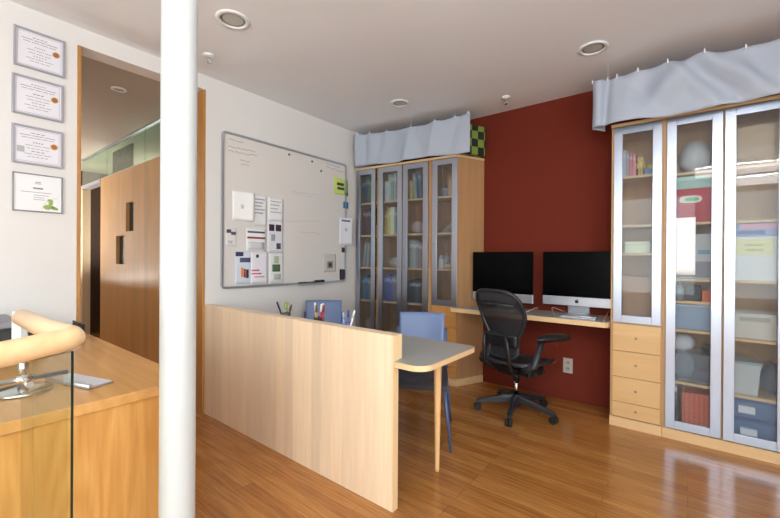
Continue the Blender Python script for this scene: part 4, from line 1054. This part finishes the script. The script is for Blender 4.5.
lp = pl([(-2.985, 3.150), (-1.64, 3.300)])
Ls = lp[-1][0]
valance('long grey fabric valance above the grey-doored cabinets', lp,
        lambda s: 2.648 - .035 * math.sin(PI * min(1, s / Ls)) ** 1 - .012 * s / Ls, lambda s: 2.275 - .012 * s / Ls + .008 * math.sin(s * 9),
        [(.68, .055, .035, .2, .05), (.95, .06, .022, .8, .08), (.14, .03, -.016, .5, 0), (.32, .05, -.012, .8, .1), (1.18, .06, -.016, .8, .12), (.03, .04, .02, .5, 0), (.5, .08, -.012, .4, .1), (.8, .07, -.014, .3, -.1)],
        [.04, .2, .42, .72, 1.0, 1.2, Ls - .02], {3}, 1.1)
rp = pl([(-.52, 3.345), (-.555, 3.29)] + [(-.512 - .08 * math.cos(math.radians(a)), 3.255 - .08 * math.sin(math.radians(a))) for a in range(0, 91, 10)] + [(-.2, 3.190), (.3, 3.196), (.64, 3.200)])
Rs = rp[-1][0]
valance('long grey fabric valance above the white-doored cabinets', rp,
        lambda s: 2.592 - .028 * (s / Rs), lambda s: 2.238 + .006 * math.sin(s * 7) - .008 * s,
        [(.26, .03, -.03, .5, .02), (.60, .10, .03, .55, .30), (.50, .09, -.024, .7, -.25), (.78, .06, .022, .8, -.25), (.86, .06, -.022, .6, -.3), (1.0, .07, .024, .6, -.35), (1.1, .05, -.016, .8, -.2), (.40, .06, .014, .7, .1)],
        [.075, .15, .27, .33, .46, .63, .82, 1.02, 1.2], {2})
# generic green chequered box on the cabinet top, behind the end of the left valance
t = thing('chequered_box', 'green and black chequered box on the cabinet top beside the red wall', 'box', (-1.880, 3.412, TOPZ + .001), math.radians(-24))
cm = checker_mat('green_black_check', (120, 144, 62), (24, 30, 18), 13)
MB().box((0, 0, 0), (.195, .245, .245), .003).build('box_body', cm, t)
MB().box((-.002, -.002, .2455), (.197, .247, .285), .003).build('lid', cm, t)

# ------------------------------------------------------------------ reception counter
CXF, CY1 = -1.612, .735
t = thing('wooden_counter', 'honey-coloured wooden counter against the left wall behind the glass balustrade', 'counter', (-2.33, .07, 0))
MB().box((-.712, -.67, .712), (.722, .668, .750), .003).build('countertop', M_CHERRYT, t)
MB().box((.696, -.67, .04), (.714, .612, .711), .001).build('end_panel', M_CHERRY, t)
MB().box((.690, .6135, .0), (.715, .663, .711), .001).build('corner_post', M_CHERRY, t)
MB().box((-.712, .640, .0), (.6895, .661, .711)).build('front_panel', M_CHERRY, t)
MB().box((-.712, -.67, .0), (.680, -.65, .711)).build('rear_panel', M_CHERRY, t)
MB().box((.680, -.67, .0), (.696, .612, .0395)).build('kick_board', M_BLACK, t)
keyboard((-1.906, .432, .7508), math.radians(197), .27, .092, 'slim silver keyboard on the honey-coloured counter', (206, 206, 212))
t = thing('display_stand', 'white panel on a round steel stand on the counter behind the glass', 'display', (-1.922, .272, .7508))
MB().lathe([(0, .0), (.081, .0), (.083, .006), (.077, .012), (.03, .016), (0, .016)], seg=40).build('base_disc', M_STEEL, t)
MB().tube([(0, 0, .0165), (0, 0, .1495)], .016, 20).build('pole', M_STEEL, t)
MB().box((-.012, -.030, .19), (.012, .012, .298), .005).build('panel', M_PAPER, t)
MB().box((-.02, -.035, .15), (.02, .02, .1895), .004).build('panel_mount', mat('mount_grey', (160, 156, 164), .5), t)
t = thing('printer', 'black printer with a grey lid on the counter by the left wall', 'printer', (-2.83, .16, .7508))
MB().box((-.19, -.22, .0), (.17, .20, .135), .008).build('body', M_BLACK, t)
MB().box((-.19, -.22, .1355), (.17, .20, .172), .008).build('lid', mat('printer_grey', (126, 126, 134), .45), t)
MB().box((.1705, -.15, .03), (.22, .12, .045), .003).build('paper_tray', M_GRAPH, t)
t = thing('document_tray', 'black document tray on the counter beside the opening', 'tray', (-2.90, .545, .7508))
m = MB().box((-.12, -.10, 0), (.12, .11, .006)).box((-.12, -.10, .006), (-.114, .11, .075)).box((-.114, .104, .006), (.12, .11, .10)).box((-.114, -.10, .006), (.12, -.094, .13))
m.build('tray_body', M_BLACK, t)
tag(MB().box((-.10, -.085, 0), (.115, .095, .035), .002).build('paper_stack', M_PAPER, None, (-2.898, .546, .7585)), 'white paper stack in the black document tray', 'paper')

# ------------------------------------------------------------------ glass balustrade with wooden handrail
bal = thing('glass_balustrade', 'glass balustrade with a round pale wooden handrail in the near left foreground', 'balustrade', (-1.062, .232, 0))
D1 = Vector((.055, -.125, 0)).normalized(); RZ = 1.062
def GP(t_, z): return Vector((D1.x * t_, D1.y * t_, z))
r = .0245
back_end = Vector((-.535, -.008, RZ))
cp = [back_end + Vector((-.004, 0, 0)), back_end, back_end * .5 + Vector((0, 0, RZ * .5)), Vector((-.03, 0, RZ + .008)), Vector((-.008, -.003, RZ + .0085)), Vector((.004, -.012, RZ + .008)), GP(.03, RZ + .007), GP(.2, RZ), GP(.42, RZ)]
MB().tube(cp, [r * .75, r, r, r, r, r, r, r, r], 24).build('handrail', M_RAIL, bal)
perp = Vector((-D1.y, D1.x, 0))
def pane(a, b, z0, z1, th=.008, ends=(1, 1)):
    n = (b - a); n.z = 0; n = Vector((-n.y, n.x, 0)).normalized() * th / 2
    m = MB(); q = [a - n, b - n, b + n, a + n]
    vb = [m.bm.verts.new((p.x, p.y, z0)) for p in q]; vt = [m.bm.verts.new((p.x, p.y, z1)) for p in q]
    fs = [(m.bm.faces.new(vb[::-1]), 1), (m.bm.faces.new(vt), 1)]
    for j in range(4): fs.append((m.bm.faces.new((vb[j], vb[(j + 1) % 4], vt[(j + 1) % 4], vt[j])), 0 if j in (0, 2) else ends[0] if j == 3 else ends[1]))
    for f, i in fs: f.material_index = i
    bmesh.ops.recalc_face_normals(m.bm, faces=m.bm.faces[:])
    return m
JT = .078
pane(GP(.004, 0), GP(JT - .001, 0), .012, RZ - .02, ends=(1, 2)).build('glass_panel', [M_GLASS, M_GEDGE, M_GLASS], bal)
pane(GP(JT + .001, 0), GP(.42, 0), .012, RZ - .02, ends=(2, 1)).build('glass_panel', [M_GLASS, M_GEDGE, M_GLASS], bal)
pane(Vector((-.53, -.008, 0)), Vector((-.06, -.002, 0)), .012, RZ - .02, ends=(2, 2)).build('glass_panel', [M_GLASS, M_GEDGE, M_GLASS], bal)
MB().box((-.54, -.03, 0), (.01, .015, .05)).xf(Matrix.Translation((0, 0, 0))).build('base_channel', M_ALU, bal)
m = MB(); q = [GP(.0, 0) + perp * .02, GP(.42, 0) + perp * .02, GP(.42, 0) - perp * .02, GP(.0, 0) - perp * .02]
m.prism([(p.x, p.y) for p in q], .0, .05).build('base_channel', M_ALU, bal)
off = -perp * .014
if off.x > 0: off = -off
hb = MB(); zf = .996
hb.tube([(-.014, -.008, zf), (-.014, -.40, zf)], .005, 10)
hb.build('steel_rod', M_ALU, bal)
hb = MB(); hp = Vector((-.014, -.078, zf))
hb.tube([hp - Vector((.012, 0, 0)), Vector((GP(JT, 0).x + .010, -.078, zf))], .0065, 14); hb.tube([hp - Vector((0, .013, 0)), hp + Vector((0, .013, 0))], .0078, 14)
hb.build('glass_clamp', M_CHROME, bal)

# ------------------------------------------------------------------ camera, light, world
cd = bpy.data.cameras.new('camera'); cam = bpy.data.objects.new('camera', cd); COL.objects.link(cam)
cd.sensor_fit = 'HORIZONTAL'; cd.sensor_width = 36; cd.lens = 36 * FPX / 780; cd.clip_start = .02
cam.matrix_world = Matrix(((RT.x, UP.x, -FW.x, CAM.x), (RT.y, UP.y, -FW.y, CAM.y), (RT.z, UP.z, -FW.z, CAM.z), (0, 0, 0, 1)))
SC.camera = cam
w = bpy.data.worlds.new('daylight'); SC.world = w; w.use_nodes = True
bg = w.node_tree.nodes['Background']; bg.inputs['Color'].default_value = (.88, .95, 1.0, 1); bg.inputs['Strength'].default_value = 5.6
def portal(loc, rot, sx, sy):
    l = bpy.data.lights.new('window_portal', 'AREA'); l.shape = 'RECTANGLE'; l.size = sx; l.size_y = sy; l.cycles.is_portal = True
    o = bpy.data.objects.new('window_portal', l); COL.objects.link(o); o.location = loc; o.rotation_euler = rot
for a, b in WB: portal(((a + b) / 2, YR - .11, (WBZ[0] + WBZ[1]) / 2), (PI / 2, 0, 0), b - a, WBZ[1] - WBZ[0])
portal((XR + .11, (WR[0] + WR[1]) / 2, (WR[2] + WR[3]) / 2), (PI / 2, 0, PI / 2), WR[1] - WR[0], WR[3] - WR[2])
def lamp(name, kind, loc, e, color=(1, .93, .84), size=.3, rot=(0, 0, 0)):
    l = bpy.data.lights.new(name, kind); l.energy = e; l.color = color
    if kind == 'AREA': l.size = size
    else: l.shadow_soft_size = size
    o = bpy.data.objects.new(name, l); COL.objects.link(o); o.location = loc; o.rotation_euler = rot
lamp('hallway_up_fill', 'AREA', (-6.7, .6, .9), 42, size=.8, rot=(PI, 0, 0))  # added upward fill for the hallway ceiling and wood, no lamp stands here
lamp('hallway_room_fill', 'AREA', (-6.2, 2.4, 1.0), 26, size=.9, rot=(PI, 0, 0))  # added upward fill for the ceiling behind the clerestory, no lamp stands here
vs = SC.view_settings; SC.display_settings.display_device = 'sRGB'
vs.view_transform = 'Standard'; vs.look = 'None'; vs.exposure = .55; vs.gamma = 1; vs.use_curve_mapping = False
SC.cycles.max_bounces = 10; SC.cycles.transparent_max_bounces = 24; SC.cycles.diffuse_bounces = 6; SC.cycles.glossy_bounces = 5; SC.cycles.transmission_bounces = 8
SC.cycles.caustics_reflective = False; SC.cycles.sample_clamp_indirect = 6
SC.cycles.use_denoising = True
